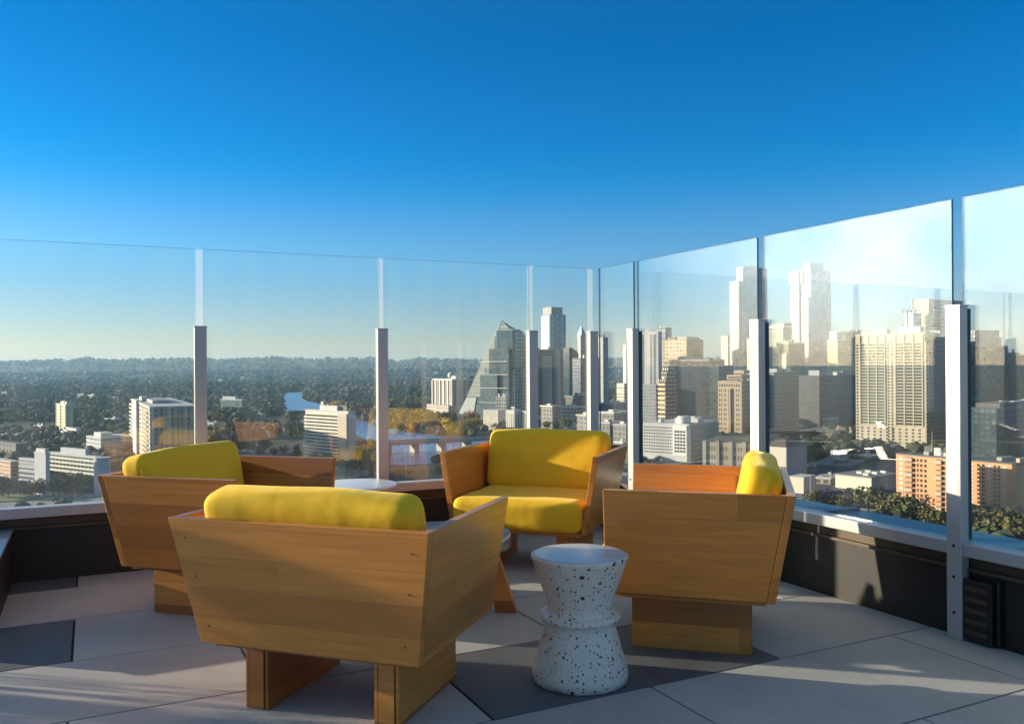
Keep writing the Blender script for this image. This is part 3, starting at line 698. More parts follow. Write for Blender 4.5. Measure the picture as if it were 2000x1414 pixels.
# --- left bank
b = B("apartment_tower", "slim pale yellow apartment tower standing alone among the trees at far left", 109, 128, 143, 791, 775, 30)
b.body(facade("slim tower", (.55, .53, .36), (.10, .10, .08), 4.2, 3.0, .3, .5)); b.roof(LROOF); b.pent(CREAM, .2, .8, .3, .7, 2.5); b.piers(CREAM, 2, 'L', 0, b.h, .7, .5)
b = B("low_building", "small white flat-roofed building at the foot of the slim yellow tower", 127, 148, 156, 839, 745, 30, "building")
b.body(facade("low white", (.66, .66, .56), (.10, .10, .09), 3.5, 3.2, .5, .4)); b.roof(LROOF)
b = B("apartment_tower", "white apartment tower with a balcony stack, rising behind the left armchair", 250, 292, 388, 796, 480, 52)
b.body(facade("balcony slab", (.42, .38, .34), (.08, .08, .085), 4.6, 2.75, .62, .55, wall2=(.52, .45, .34))); b.roof(LROOF)
b.bands(WHT, 14, 0, b.h - 1, 'L', .8, 1.4, "balcony", .72, 1.0); MB().box(-1.7, -.02, b.a * .52, b.a * .72, 0, b.h + 1.5).build("stair_tower", WHT, b.o)
b.bands(CREAM, 14, 0, b.h - 1, 'L', .8, 1.2, "balcony", .06, .3)
for i in range(9): MB().box(b.b * (i + .5) / 9 - .5, b.b * (i + .5) / 9 + .5, -.8, -.02, 0, b.h).build("pier", (WHT, CREAM, BRKP)[i % 3], b.o)
b.pent(GREY, .2, .6, .3, .7, 2.4)
b = B("office_block", "long low pale office block with a white roof box beside the white apartment tower", 168, 196, 262, 856, 580, 25, "building")
b.body(facade("pale office", (.40, .40, .42), (.14, .15, .16), 4, 3.3, .8, .42)); b.roof(LROOF); b.pent(WHT, .1, .45, .25, .7, 3.2); b.bands(WHT, 4, 2, b.h, 'LR', .7, .4)
b = B("office_block", "grey block with dark window bands at the left of the banded office group", 36, 70, 80, 899, 420, 12, "building")
b.body(facade("banded dark", (.36, .38, .40), (.035, .045, .055), 90, 2.55, .98, .55)); b.roof(LROOF); b.bands(flat("cool grey band", (.34, .36, .38)), 7, .6, b.h, 'LR', .9, .35)
b = B("stair_tower", "pale grey windowless shaft between the two banded office blocks", 66, 88, 96, 886, 404, 12, "building")
b.body(flat("cool pale concrete", (.42, .44, .47))); b.roof(LROOF); b.pent(WHT, .1, .9, .1, .9, 2.2)
b = B("office_block", "white and green banded office building in the row at far left, nearest of the group", 94, 186, 196, 893, 425, 14, "building")
b.body(facade("banded office", (.50, .52, .50), (.10, .13, .12), 120, 2.7, .99, .5)); b.roof(LROOF)
b.bands(flat("cream band", (.60, .60, .50)), 7, .6, b.h - .3, 'LR', 1.0, .5); b.pent(flat("blue grey plant", (.40, .43, .47)), .1, .9, .22, .75, 3.4); b.windows(DKGL, 13, 7, 'L', 1.6, b.h - .2, .8, .4)
b.done()
k = empty("round_building", on_z(200, 968, ZG)); tag(k, "pale drum-shaped building end right of the banded office, left of the left armchair", "building")
k.location.z = ZG; h = z_at(200, 896, k.location.y) - ZG
MB().lathe([(3.6, 0), (3.6, h), (3.2, h + .3), (.5, h + .3)], 24).build("wall", flat("drum grey", (.42, .44, .47)), k, smooth=False); MB().lathe([(3.8, h + .31), (3.8, h + .8), (.4, h + .9)], 24).build("roof", LROOF, k)
b = B("apartment_block", "orange brick block with cream bands cut by the left edge of the picture", -60, 20, 36, 903, 430, 20, "building")
b.body(facade("orange block", (.50, .24, .15), (.20, .12, .09), 3.2, 2.9, .5, .5)); b.roof(LROOF); b.bands(CREAM, 6, 2, b.h, 'LR', .7, .5)
b = B("low_building", "dark grey flat-roofed hall behind the orange brick block at far left", -20, 30, 48, 868, 560, 20, "building")
b.body(facade("dark hall", (.13, .12, .12), (.05, .05, .05), 6, 4, .5, .4)); b.roof(DGREY)
b = B("low_building", "green-glass office with a white roof edge, far off left of the river", 430, 472, 482, 782, 1150, 8, "building")
b.body(facade("green office", (.16, .19, .18), (.06, .11, .10), 6, 4.5, .8, .7)); b.roof(WHT, t=1.4); b.pent(WHT, .2, .8, .35, .95, 5)
b = B("hotel", "white lakeside hotel with dark horizontal balcony slots, behind the left armchair's far arm", 596, 680, 694, 806, 520, 22)
b.body(flat("hotel white", (.66, .60, .48))); hb = b.h
b.body(DKGL, "balcony_recess", -.25, -.004, b.a * .20, b.a * .98, 1, b.h * .93)
b.bands(flat("hotel slab", (.66, .61, .50)), 14, .8, b.h * .93, 'L', 1.15, 1.3, "balcony", .2, 1.0); MB().box(-1.6, -.02, b.a * .0, b.a * .2, b.h * .32, b.h * .985).build("sign_wall", CREAM, b.o)
b.roof(LROOF, t=.8); b.pent(WHT, .15, .85, .28, .68, 3.8); MB().box(b.b * .3, b.b * .8, b.a * .62, b.a * .68, b.h + .5, b.h + 6.2).build("lift_shaft", CREAM, b.o)
b = B("hotel", "distant grey hotel of vertical stripes left of the slanted tower", 845, 883, 940, 743, 950, 40)
b.body(facade("striped hotel", (.42, .37, .33), (.10, .095, .10), 6.5, 400, .42, 1.0)); b.roof(WHT, t=1.6); b.piers(flat("stripe", (.60, .54, .46)), 5, 'L', 0, b.h, 2.4, 1); b.piers(GREY, 7, 'R', 0, b.h, 2.0, 1)
b.body(facade("hotel podium", (.46, .38, .34), (.2, .17, .16), 5, 4, .5, .5), "podium", -8, b.b * .6, -6, b.a, 0, b.h * .38); k_ = MB().lathe([(.5, 0), (3.2, 1.5), (3.9, 4), (3.0, 6.5), (.4, 8)], 14).build("radar_dome", WHT, b.o, smooth=True); k_.location = (b.b * .3, b.a * .5, b.h + 1.4)

# --- slanted sail-shaped tower
def sail():
    D, TH = 900, R(-38); c_, s_ = math.cos(TH), math.sin(TH); kx = ray(930, 700).x * D
    o = empty("slanted_tower", (kx, D, ZG), TH); tag(o, "pale green glass tower with a slanting sail-shaped left edge and pointed top", "tower")
    def X(px): t = (px - 1000) / F; return (t * D - kx) / (c_ - t * s_)
    def Z(py, px=975): return z_at(px, py, D + X(px) * s_) - ZG
    zt = Z(627, 980)
    def left(z): # x of slanting edge, slightly curved
        t = (z - Z(824, 892)) / (zt - Z(824, 892)); t = max(0, t); return X(892) + (X(979) - X(892)) * (t ** 1.13 * .35 + t * .65)
    nF = 36; gls = facade("sail glass", (.19, .23, .22), (.26, .31, .29), 9, 4, .9, .35, glass2=(.44, .46, .38))
    st = (zt - Z(775)) / nF; body = MB(); pts = []
    for i in range(nF + 1):
        z = Z(775) + i * st; pts.append((left(z), z))
    rgt = lambda z: min(X(1006), X(955) + (X(1006) - X(955)) * (z - Z(790)) / (Z(640) - Z(790)))
    depth = 24
    for i in range(nF):
        (xa, za), (xb, zb2) = pts[i], pts[i + 1]; top = i >= nF - 5
        ra_, rb_ = (X(1006), X(1006)) if not top else (X(1006) - (i - nF + 5) * 1.7 * 1.9, X(1006) - (i - nF + 6) * 1.7 * 1.9)
        if i >= nF - 4: q4 = (X(996) - X(981)) / 4; ra_, rb_ = X(996) - (i - nF + 4) * q4, X(996) - (i - nF + 5) * q4
        dd = depth if i < nF - 9 else max(.6, depth * (nF - i) / 10)
        body.hexa([(xa, 0, za), (max(xa + .2, ra_), 0, za), (max(xa + .2, ra_), dd, za), (xa, dd, za)], [(xb, 0, zb2 - .01), (max(xb + .2, rb_), 0, zb2 - .01), (max(xb + .2, rb_), dd, zb2 - .01), (xb, dd, zb2 - .01)])
    body.build("glass_wall", gls, o)
    slab = flat("sail spandrel", (.46, .47, .41))
    for i in range(0, nF):
        x0, z = pts[i]; x1 = {0: 1}.get(99, None)
        # storey bands cover the pale part left of the dark glass wing, which steps in downwards
        px_edge = 975 if i > nF * .80 else (967 if i > nF * .58 else (957 if i > nF * .38 else (948 if i > nF * .18 else 940)))
        MB().box(x0 - .6, max(x0 + 1, X(px_edge)), -.7, -.02, z, z + st * .42).build("floor_band", slab, o)
    MB().hexa([(left(0) - 3, -1, 0), (X(922), -1, 0), (X(922), depth, 0), (left(0) - 3, depth, 0)], [(left(Z(777)), -1, Z(777)), (X(931), -1, Z(777)), (X(931), depth, Z(777)), (left(Z(777)), depth, Z(777))]).build("lobby_screen", flat("sail base", (.42, .46, .45)), o)
    MB().box(X(929), X(1006), -.4, depth, 0, Z(775)).build("lower_wall", facade("sail lower", (.12, .15, .16), (.05, .07, .08), 5, 4, .8, .7), o)
    wing = facade("blue curtain wall", (.03, .07, .10), (.03, .075, .11), 3.2, 3.8, .85, .8, glass2=(.015, .045, .08), rough=.3, spec=.15)
    MB().box(X(976), X(1007), -5, -.75, Z(742), Z(646)).build("upper_wing", wing, o)
    wing2 = facade("teal curtain wall", (.04, .07, .085), (.025, .05, .06), 3.2, 3.8, .85, .75, rough=.3, spec=.15)
    MB().box(X(966), X(1005), -9, -.75, Z(790), Z(682)).build("middle_wing", wing2, o)
    MB().box(X(952), X(985), -12, -9.05, 0, Z(730)).build("lower_wing", facade("pale teal wall", (.09, .13, .14), (.05, .075, .09), 3, 3.8, .8, .7), o)
    for z in (Z(707), Z(732), Z(758), Z(786)): MB().box(X(950), X(1005), -12.6, -12.1, z, z + .7).build("ledge", slab, o)
    MB().tube((X(979), 4, Z(635)), (X(979), 4, zt + 2), .5, .1).build("finial", slab, o)
sail()
b = B("mid_rise", "light banded mid-rise with rows of windows right of the slanted tower's foot", 988, 1005, 1040, 724, 860, 30, "building")
b.body(facade("banded midrise", (.30, .30, .31), (.06, .06, .07), 3.5, 3.6, .62, .5)); b.roof(LROOF); b.bands(flat("pale band", (.46, .45, .42)), 20, 2, b.h, 'L', 1.2, .4)
b = B("office_tower", "grey brown office tower half hidden by the post left of centre", 1005, 1022, 1054, 680, 930, 30)
b.body(facade("grey brown", (.24, .22, .22), (.07, .065, .07), 2.6, 3.6, .55, .6)); b.roof(GREY)
b = B("mid_rise", "small grey block with pale window rows in front of the slanted tower's wing", 968, 988, 992, 776, 800, 12, "building")
b.body(facade("small rows", (.34, .34, .32), (.07, .07, .07), 2.8, 3.3, .7, .5)); b.roof(LROOF)
b = B("low_building", "white flat-roofed hall at the right foot of the slanted tower", 943, 972, 985, 802, 780, 15, "building")
b.body(facade("white hall", (.66, .60, .48), (.4, .36, .3), 5, 5, .3, .3)); b.roof(WHT)
b = B("low_building", "white colonnaded block behind the middle armchair, left part", 988, 1004, 1017, 802, 760, 20, "building")
b.body(facade("white colonnade", (.66, .62, .52), (.2, .18, .16), 2.3, 20, .45, .8)); b.roof(WHT)
b = B("low_building", "white colonnaded block just left of the post behind the middle armchair", 1019, 1032, 1046, 804, 755, 20, "building")
b.body(facade("white colonnade b", (.66, .62, .52), (.2, .18, .16), 2.6, 20, .45, .8)); b.roof(WHT)
b = B("glass_tower", "tall pale blue glass tower with a dark square crown, left of the corner", 1057, 1076, 1103, 614, 1050, 34)
b.body(facade("pale glass", (.30, .35, .37), (.08, .18, .26), 3.2, 3.9, .86, .72, glass2=(.24, .36, .44), rough=.1), z1=b.h)
b.body(facade("crown", (.16, .14, .13), (.10, .09, .09), 2, 30, .5, 1), "crown", b.b * .08, b.b * .9, b.a * .05, b.a * .9, b.h, b.zpx(600)); b.body(flat("pale fin", (.62, .64, .60)), "corner_fin", -.8, -.02, b.a * .1, b.a * .9, 0, b.h - 2); b.piers(flat("blue fin", (.10, .22, .32)), 3, 'R', b.h * .45, b.h, 3, .8)
b = B("office_tower", "dark office tower with a white striped panel down its front, left of centre", 1049, 1083, 1100, 683, 880, 16)
b.body(facade("dark stone", (.15, .14, .14), (.05, .05, .055), 3, 3.7, .5, .6), z1=b.h); b.roof(GREY)
b.body(DKGL, "window_strip", -.4, -.01, b.a * .12, b.a * .70, b.h * .2, b.h * .94)
for i in range(22): MB().box(-.9, -.41, b.a * .14, b.a * .68, b.h * .24 + i * b.h * .031, b.h * .24 + i * b.h * .031 + 1.7).build("floor_band", WHT, b.o)
b.body(flat("concrete shaft", (.36, .34, .31)), "shaft", b.b * .0, b.b * .5, -1.5, -.02, 0, b.h * 1.0)
b = B("glass_tower", "dark blue glass tower with a jagged roofline between the crowned tower and the spire", 1100, 1112, 1130, 690, 980, 30)
b.body(facade("navy glass", (.035, .06, .075), (.025, .05, .07), 3, 3.8, .9, .8, glass2=(.05, .085, .11), rough=.1))
for i in range(7): MB().box(b.b * i / 7, b.b * (i + .9) / 7, 0, b.a, b.h + .02, b.h + 6 - i * .9 + (i % 2) * 2).build("roof_step", DGREY, b.o)
b = B("spire_tower", "narrow tower with a pointed blue spire just left of the corner post", 1127, 1136, 1154, 654, 1100, 34)
b.body(facade("spire tower", (.30, .27, .28), (.07, .09, .12), 3, 3.7, .7, .7)); b.body(WHT, "corner_fin", -1, -.02, b.a * .1, b.a * .5, b.h * .3, b.h)
MB().hexa([(0, 0, b.h), (b.b * .5, 0, b.h), (b.b * .5, b.a, b.h), (0, b.a, b.h)], [(b.b * .2, b.a * .4, b.zpx(636)), (b.b * .22, b.a * .4, b.zpx(636)), (b.b * .22, b.a * .45, b.zpx(636)), (b.b * .2, b.a * .45, b.zpx(636))]).build("spire", BLUEM, b.o)
b = B("glass_tower", "bluish purple office slab below the spire tower, left of the corner post", 1118, 1134, 1170, 700, 950, 36)
b.body(facade("slate glass", (.12, .13, .17), (.05, .06, .085), 3, 3.6, .8, .7)); b.roof(DGREY)
b = B("office_tower", "pale grey tower with a slim mast just right of the corner post", 1164, 1178, 1188, 660, 1200, 40)
b.body(facade("misty grey", (.38, .39, .38), (.20, .21, .21), 4, 3.8, .5, .7)); b.roof(WHT, t=1)
b = B("slim_tower", "very slim white tower standing on a blocky base left of the second right post", 1217, 1223, 1233, 674, 1000, 45)
b.body(WHT); b.body(facade("slab base", (.64, .58, .48), (.22, .20, .18), 30, 3.6, .98, .5), "podium", -6, b.b + 4, -4, b.a + 5, b.zpx(806), b.zpx(750)); b.roof(WHT)
# low city between the corner and the white hotel
for (l, s_, r, yt, D, lab, m) in [
    (1056, 1078, 1092, 795, 820, "flat white canopy roof behind the middle armchair's back cushion", WHT),
    (1088, 1120, 1150, 797, 850, "long pale roofed hall left of the corner post", LROOF),
    (1126, 1146, 1166, 813, 700, "small sandstone block with tall windows left of the corner post", CREAM),
    (1168, 1198, 1236, 808, 720, "flat grey building with a bright white roof strip right of the corner post", WHT),
    (1164, 1190, 1216, 828, 640, "cream block with green window bays behind the middle armchair's right arm", CREAM),
    (1196, 1222, 1240, 832, 630, "low grey annexe left of the white hotel", GREY),
    (1170, 1196, 1240, 790, 860, "distant grey office slab under the pale misty tower", GREY),
    (1104, 1122, 1160, 776, 900, "dark blue low block behind the low roofs left of the corner", BLUEM)]:
    b = B("low_building", lab, l, s_, r, yt, D, 28, "building")
    b.body(facade("low " + lab[:12], tuple(np.array((.30, .28, .26)) * random.uniform(.6, 1.2)), (.07, .07, .065), 4.2, 3.8, .6, .55)); b.roof(m, t=1.3, over=.8); b.pent(LROOF, .2, .5, .3, .6, 3)

# --- downtown, right of the corner
b = B("residential_tower", "white residential tower with dark square windows, right of the second right post", 1248, 1286, 1293, 647, 800, 12)
b.body(WHT); b.roof(WHT); n = 18; 
b.windows(DKGL, 1, 26, 'L', b.h * .42, b.h * .97, .6, .62, .70, .84); b.windows(DKGL, 2, 26, 'L', b.h * .42, b.h * .97, .62, .62, .10, .46)
b.body(facade("grid grey", (.44, .44, .41), (.16, .17, .16), 2.6, 3.0, .62, .55), "lower_wall", -6, -.02, 0, b.a + 2, 0, b.zpx(752)); b.done()
b = B("office_tower", "grey blue rooftop tower peeping up behind the white residential tower", 1284, 1300, 1312, 643, 1100, 30)
b.body(facade("blue grey", (.26, .30, .34), (.14, .17, .20), 3, 3.6, .6, .6)); b.roof(DGREY, t=2)
b = B("office_tower", "cream gridded office tower behind the dark glass block, right of the white tower", 1291, 1340, 1372, 664, 900, 20)
b.body(facade("cream grid", (.66, .54, .38), (.26, .20, .15), 4.1, 3.9, .58, .5)); b.roof(CREAM); b.pent(BRN, .1, .9, .5, .75, 3); b.pent(CREAM, .1, .9, .05, .4, 3.5)
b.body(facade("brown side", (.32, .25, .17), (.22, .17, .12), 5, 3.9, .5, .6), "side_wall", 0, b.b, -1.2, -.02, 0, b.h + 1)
b = B("glass_tower", "broad dark glass office block in the middle of downtown", 1304, 1385, 1415, 705, 780, 14)
b.body(facade("smoked glass", (.065, .062, .065), (.045, .043, .047), 3.4, 3.7, .75, .7, glass2=(.085, .08, .085), rough=.14)); b.roof(GREY, t=1.5)
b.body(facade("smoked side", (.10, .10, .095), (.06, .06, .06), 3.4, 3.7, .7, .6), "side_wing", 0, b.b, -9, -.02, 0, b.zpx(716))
b = B("stepped_tower", "brown stepped tower with golden balconies in front of the dark glass block", 1286, 1300, 1323, 742, 700, 38)
b.body(facade("brown dots", (.07, .045, .035), (.32, .28, .22), 2.5, 3.3, .42, .42), z1=b.h); b.roof(BRN)
b.bands(flat("gold slab", (.62, .44, .26)), 12, b.h * .05, b.h * .98, 'L', 1.7, 1.0, "balcony")
for i, (f, y) in enumerate(((.3, 728), (.5, 716), (.7, 706))): b.body(facade("step%d" % i, (.09, .075, .06), (.34, .30, .24), 2.5, 3.3, .42, .42), "upper_step", b.b * (.12 + i * .12), b.b * .95, b.a * .1, b.a * .8, b.h + .02 if i == 0 else b.zpx((0, 728, 716)[i]) + .02, b.zpx(y))
b = B("office_tower", "slim grey tower with a dark slatted crown left of the tallest white tower", 1409, 1422, 1440, 657, 950, 42)
b.body(facade("slim grid", (.42, .41, .37), (.22, .22, .20), 3, 3.7, .5, .7)); b.body(facade("slat crown", (.36, .36, .32), (.12, .13, .12), 2.4, 60, .55, 1), "crown", -.3, b.b + .3, -.3, b.a + .3, b.zpx(674), b.h + .5)
b = B("residential_tower", "tallest white tower with a balcony column, cut by the third right post", 1440, 1452, 1500, 522, 930, 46)
b.body(facade("white tall", (.36, .36, .37), (.16, .18, .21), 3.4, 3.5, .6, .5, wall2=(.30, .30, .32))); b.roof(WHT)
b.body(facade("balcony column", (.40, .41, .38), (.14, .16, .15), 7, 3.6, .34, .5), "balcony_column", -7, -.02, -1, b.a * 1.0 + 4, 0, b.zpx(552)); b.body(GREY, "recess", -7.2, -7.02, -1, 2, b.h * .1, b.zpx(552))
b = B("office_block", "tan banded block squeezed between the tallest tower and the third right post", 1459, 1468, 1484, 662, 860, 40)
b.body(facade("tan bands", (.60, .42, .25), (.20, .14, .10), 40, 3.4, .98, .5)); b.roof(CREAM)
b = B("stepped_tower", "golden stone tower with a stepped top, left of the third right post", 1402, 1447, 1480, 746, 640, 16)
b.body(TAN); b.roof(TAN, t=.8)
for (f0, f1) in ((.80, .97), (.62, .76), (.06, .24)): b.windows(DKGL, 2, 11, 'L', b.h * .06, b.h * .90, .42, .52, f0, f1, cap=100)
b.windows(DKGL, 9, 1, 'L', b.h * .915, b.h * .975, .5, .6, .04, .97)
b.body(BRN, "window_strip", -.5, -.01, b.a * .38, b.a * .54, b.h * .02, b.h * .88); b.body(TAN, "pilaster", -1.2, -.52, b.a * .44, b.a * .48, b.h * .02, b.h * .9)
b.body(facade("tan shaded side", (.34, .30, .26), (.08, .08, .085), 3.1, 3.5, .45, .5), "side_wall", 0, b.b, -.6, -.02, 0, b.h)  # side wall is a darker tan, shade of the unlit face in its colour
for (x0, y0f, y1f, za, zb3) in ((2, 0, .66, 746, 735), (4, -.05, .40, 735, 726)):
    MB().box(x0, b.b, b.a * y0f + .3, b.a * y1f, b.zpx(za) + .85, b.zpx(zb3)).build("upper_tier", TAN, b.o)
for i in range(8): MB().box(1.85, 1.99, b.a * (.06 + i * .07), b.a * (.09 + i * .07), b.zpx(742), b.zpx(738)).build("attic_window", DKGL, b.o)
b.done()
b = B("arcade_block", "cream arcaded block with small dark windows, in front of the golden stepped tower", 1375, 1479, 1520, 866, 470, 8, "building")
b.body(CREAM); b.roof(flat("green brown roof", (.13, .12, .09)), t=.6); b.windows(BRN, 18, 3, 'L', 1.2, b.h * .92, .5, .5); b.piers(CREAM, 4, 'L', 0, b.h + .6, 2.0, .6); b.done()
b = B("white_hotel", "white gridded hotel with a round roof tank, lower left of downtown", 1254, 1344, 1402, 831, 520, 18)
b.body(WHT); b.roof(LROOF, t=.8)
b.windows(DKGL, 17, 9, 'L', b.h * .22, b.h * .96, .55, .52, .33, .98); b.body(flat("white frame", (.70, .69, .66)), "bay_frame", -1.6, -.02, b.a * .02, b.a * .32, b.h * .22, b.h * 1.0)
pf = [(b.a * (.05 + .06 * i), b.h * (.30 + .085 * j)) for i in range(4) for j in range(7)]
for (y, z) in pf: MB().box(-1.72, -1.61, y, y + b.a * .042, z, z + b.h * .05).build("bay_window", DKGL, b.o)
b.bands(WHT, 4, 1.5, b.h * .22, 'L', .9, 2.4, "parking_level")
b.body(facade("hotel shaded side", (.30, .28, .28), (.12, .115, .12), 3.1, 3.0, .55, .55), "side_wall", 3, b.b, -.5, -.02, 0, b.h * .98)  # right face is a grey copy of the white, with shade painted in
cy = MB().lathe([(4.2, 0), (4.2, 4.2), (3.8, 4.6), (.5, 4.7)], 28).build("roof_tank", WHT, b.o); cy.location = (5, 5.5, b.h + .8); b.pent(WHT, .1, .3, .26, .36, 4.2); b.pent(WHT, .1, .2, .66, .72, 3.5); b.done()
# green, grey and hazy towers behind the third right post
b = B("office_tower", "dark gridded tower just right of the third right post", 1488, 1512, 1560, 728, 640, 30)
b.body(facade("dark grid", (.20, .19, .17), (.06, .06, .06), 2.7, 3.1, .5, .5)); b.roof(GREY); b.pent(GREY, .2, .8, .2, .8, 3)
b = B("glass_tower", "wide greenish office tower under a white roof slab, right of the third right post", 1492, 1530, 1590, 640, 1000, 34)
b.body(facade("green grey", (.27, .29, .23), (.17, .19, .15), 3.2, 3.8, .6, .7)); b.roof(WHT, t=2.4, over=1.5); b.pent(flat("olive plant", (.26, .28, .20)), .1, .7, .1, .8, 6)
b = B("office_tower", "pale olive tower with a light lift strip below the hazy cream tower", 1517, 1540, 1572, 672, 850, 24)
b.body(facade("olive", (.24, .24, .19), (.13, .13, .11), 3, 3.6, .5, .75)); b.roof(flat("olive roof", (.38, .40, .31)), t=2); b.body(flat("lift strip", (.54, .54, .42)), "lift_strip", -.9, -.02, b.a * .15, b.a * .8, b.h * .28, b.h * .88)
b = B("residential_tower", "very tall cream tower with a tan crown, standing in the white glare", 1547, 1583, 1622, 526, 950, 40)
b.body(facade("cream tall", (.38, .34, .26), (.20, .19, .16), 3.6, 3.6, .6, .5), z1=b.h); b.body(flat("tan crown", (.38, .28, .18)), "crown", -1.2, b.b * .4, b.a * .35, b.a * 1.12, b.zpx(556), b.h - 1)
FIN = flat("cream fin", (.42, .39, .32)); b.body(FIN, "side_fin", -2.2, -.02, b.a * .52, b.a * .64, b.zpx(690), b.h); b.body(FIN, "side_fin", 2, 9, b.a + .02, b.a * 1.14, b.zpx(628), b.zpx(562)); b.body(flat("top slab", (.40, .35, .28)), "upper_wall", 0, b.b * .66, 0, b.a * .35, b.h + .02, b.zpx(517))
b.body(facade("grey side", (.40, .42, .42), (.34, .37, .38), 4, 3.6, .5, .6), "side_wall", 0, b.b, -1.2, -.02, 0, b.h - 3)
b = B("residential_tower", "white slab with a dark vertical slot standing in front of the very tall cream tower", 1566, 1578, 1606, 580, 900, 34)
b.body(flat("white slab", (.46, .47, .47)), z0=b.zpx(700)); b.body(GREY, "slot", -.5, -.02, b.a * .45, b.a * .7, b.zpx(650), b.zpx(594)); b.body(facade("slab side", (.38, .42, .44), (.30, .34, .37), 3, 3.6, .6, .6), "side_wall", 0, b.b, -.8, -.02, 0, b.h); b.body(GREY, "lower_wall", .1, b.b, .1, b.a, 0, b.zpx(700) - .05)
b = B("glass_tower", "pale green twin-faced tower left of the big cream tower", 1616, 1636, 1676, 664, 880, 34)
b.body(facade("pale green", (.36, .40, .28), (.24, .27, .19), 4, 3.6, .6, .6, glass2=(.34, .37, .26))); b.roof(WHT); b.body(facade("grid cube", (.62, .60, .52), (.16, .16, .15), 4, 5, .6, .6), "roof_cube", 2, b.b * .5, 2, b.a * .9, b.h + .6, b.zpx(651))
b = B("office_tower", "olive brown tower top behind the big cream tower, wide flat roof", 1638, 1652, 1700, 651, 1000, 30)
b.body(facade("olive brown", (.22, .22, .15), (.16, .16, .12), 3.4, 3.6, .5, .6)); b.roof(DGREY, t=1.4)
b = B("glass_tower", "massive dark grey office block left of the big cream tower's base", 1558, 1600, 1680, 735, 720, 30)
b.body(facade("charcoal", (.085, .085, .09), (.06, .06, .065), 3, 3.6, .7, .6, glass2=(.10, .10, .10))); b.roof(DGREY); b.pent(GREY, .15, .3, .3, .8, 5)
# big cream tower with many windows
b = B("residential_tower", "big cream tower with a white window grid, left of the largest post", 1671, 1806, 1880, 652, 560, 24)
CT = flat("cream tower stone", (.50, .43, .32)); b.body(CT); b.roof(CT, t=.8)
H = b.h
b.windows(GRNGL, 3, 27, 'L', H * .24, H * .93, .78, .58, .56, .93); b.windows(GRNGL, 3, 27, 'L', H * .24, H * .93, .78, .58, .03, .41); b.windows(DKGL, 2, 36, 'L', 2, H * .95, .5, .55, .43, .54); b.windows(DKGL, 1, 32, 'L', H * .06, H * .93, .6, .5, .945, 1.0)
b.windows(DKGL, 10, 7, 'L', 2, H * .22, .36, .45, .03, .95)
for (f0, f1) in ((.56, .93), (.03, .41)):
    for i in range(4): y = b.a * (f0 + (f1 - f0) * i / 3); MB().box(-.5, -.01, y - .28, y + .28, H * .235, H * .995).build("pier", CT, b.o)
for i in range(28): z = H * .24 + i * (H * .69 / 27); MB().box(-.4, -.01, b.a * .03, b.a * .41, z - .28, z + .28).build("spandrel", CT, b.o); MB().box(-.4, -.01, b.a * .56, b.a * .93, z - .28, z + .28).build("spandrel", CT, b.o)
b.body(facade("cream shaded side", (.22, .215, .19), (.09, .09, .085), 2.9, 2.9, .55, .55), "side_wall", 5, b.b, -.6, -.02, 0, H * .98)  # face turned from the sun, its shade put into a darker cream
b.body(facade("cream corner", (.44, .39, .30), (.09, .085, .08), 4.4, 2.9, .6, .6), "corner_bay", 0, 4.8, -1.0, -.02, 0, H * .93)
MB().box(3, 10, b.a * .56, b.a * .75, H + .8, H + 4.6).build("penthouse", WHT, b.o); MB().box(3, 10, b.a * .08, b.a * .38, H + .8, H + 5.2).build("penthouse", WHT, b.o); MB().box(1, 8, b.a * .55, b.a * .92, H + .8, H + 1.8).build("roof_step", CT, b.o); b.done()
b = B("tower_under_construction", "unfinished concrete tower behind the big cream tower's roof, left of the largest post", 1783, 1815, 1885, 583, 800, 34)
b.body(facade("raw frame", (.40, .36, .30), (.12, .10, .09), 4.2, 3.5, .6, .7, glass2=(.40, .28, .20))); b.bands(flat("raw slab", (.56, .50, .42)), 14, b.h * .62, b.h, 'L', 1.0, 1.2, "floor_slab"); b.piers(CREAM, 1, 'L', b.h * .4, b.h, 1, 1.6); b.windows(WHT, 3, 5, 'R', b.h * .75, b.h * .98, .4, .3); b.done()
b = B("stepped_tower", "lower white stepped frame left of the unfinished tower", 1768, 1784, 1800, 612, 790, 34)
b.body(facade("white frame", (.60, .58, .54), (.30, .20, .14), 5, 3.6, .55, .5)); b.roof(WHT)
cr = empty("tower_crane", (ray(1772, 700).x * 780, 780, ZG)); tag(cr, "white tower crane left of the unfinished tower's top", "crane"); zc = z_at(1772, 608, 780) - ZG
MB().box(-.7, .7, -.7, .7, 0, zc).build("mast", WHT, cr); MB().box(-4, 10, -.6, .6, zc, zc + 1.2).build("jib", WHT, cr); MB().box(-6, -4.02, -1, 1, zc - 2, zc + 1).build("counterweight", GREY, cr)
b = B("office_tower", "dark narrow tower directly left of the largest post", 1826, 1834, 1870, 696, 620, 40)
b.body(facade("dark narrow", (.17, .16, .14), (.06, .055, .05), 3, 3, .5, .5)); b.roof(DGREY)
b = B("office_tower", "olive gridded tower with a stepped top just right of the largest post", 1880, 1904, 1968, 676, 620, 52)
b.body(facade("olive grid", (.20, .215, .17), (.11, .12, .10), 3.4, 3.3, .55, .6, glass2=(.36, .36, .28), wall2=(.15, .17, .14))); b.roof(GREY)
b.body(facade("top floors", (.24, .25, .25), (.20, .21, .21), 3, 3.3, .5, .5), "upper_step", 2, b.b * .78, 1, b.a, b.h + .5, b.zpx(650)); b.body(GREY, "upper_step", b.b * .78 + .02, b.b * .9, 2, b.a, b.h + .5, b.zpx(664)); b.body(flat("corner fin", (.42, .42, .36)), "corner_fin", b.b * .93, b.b * .97, -.8, -.02, b.zpx(830), b.zpx(740))
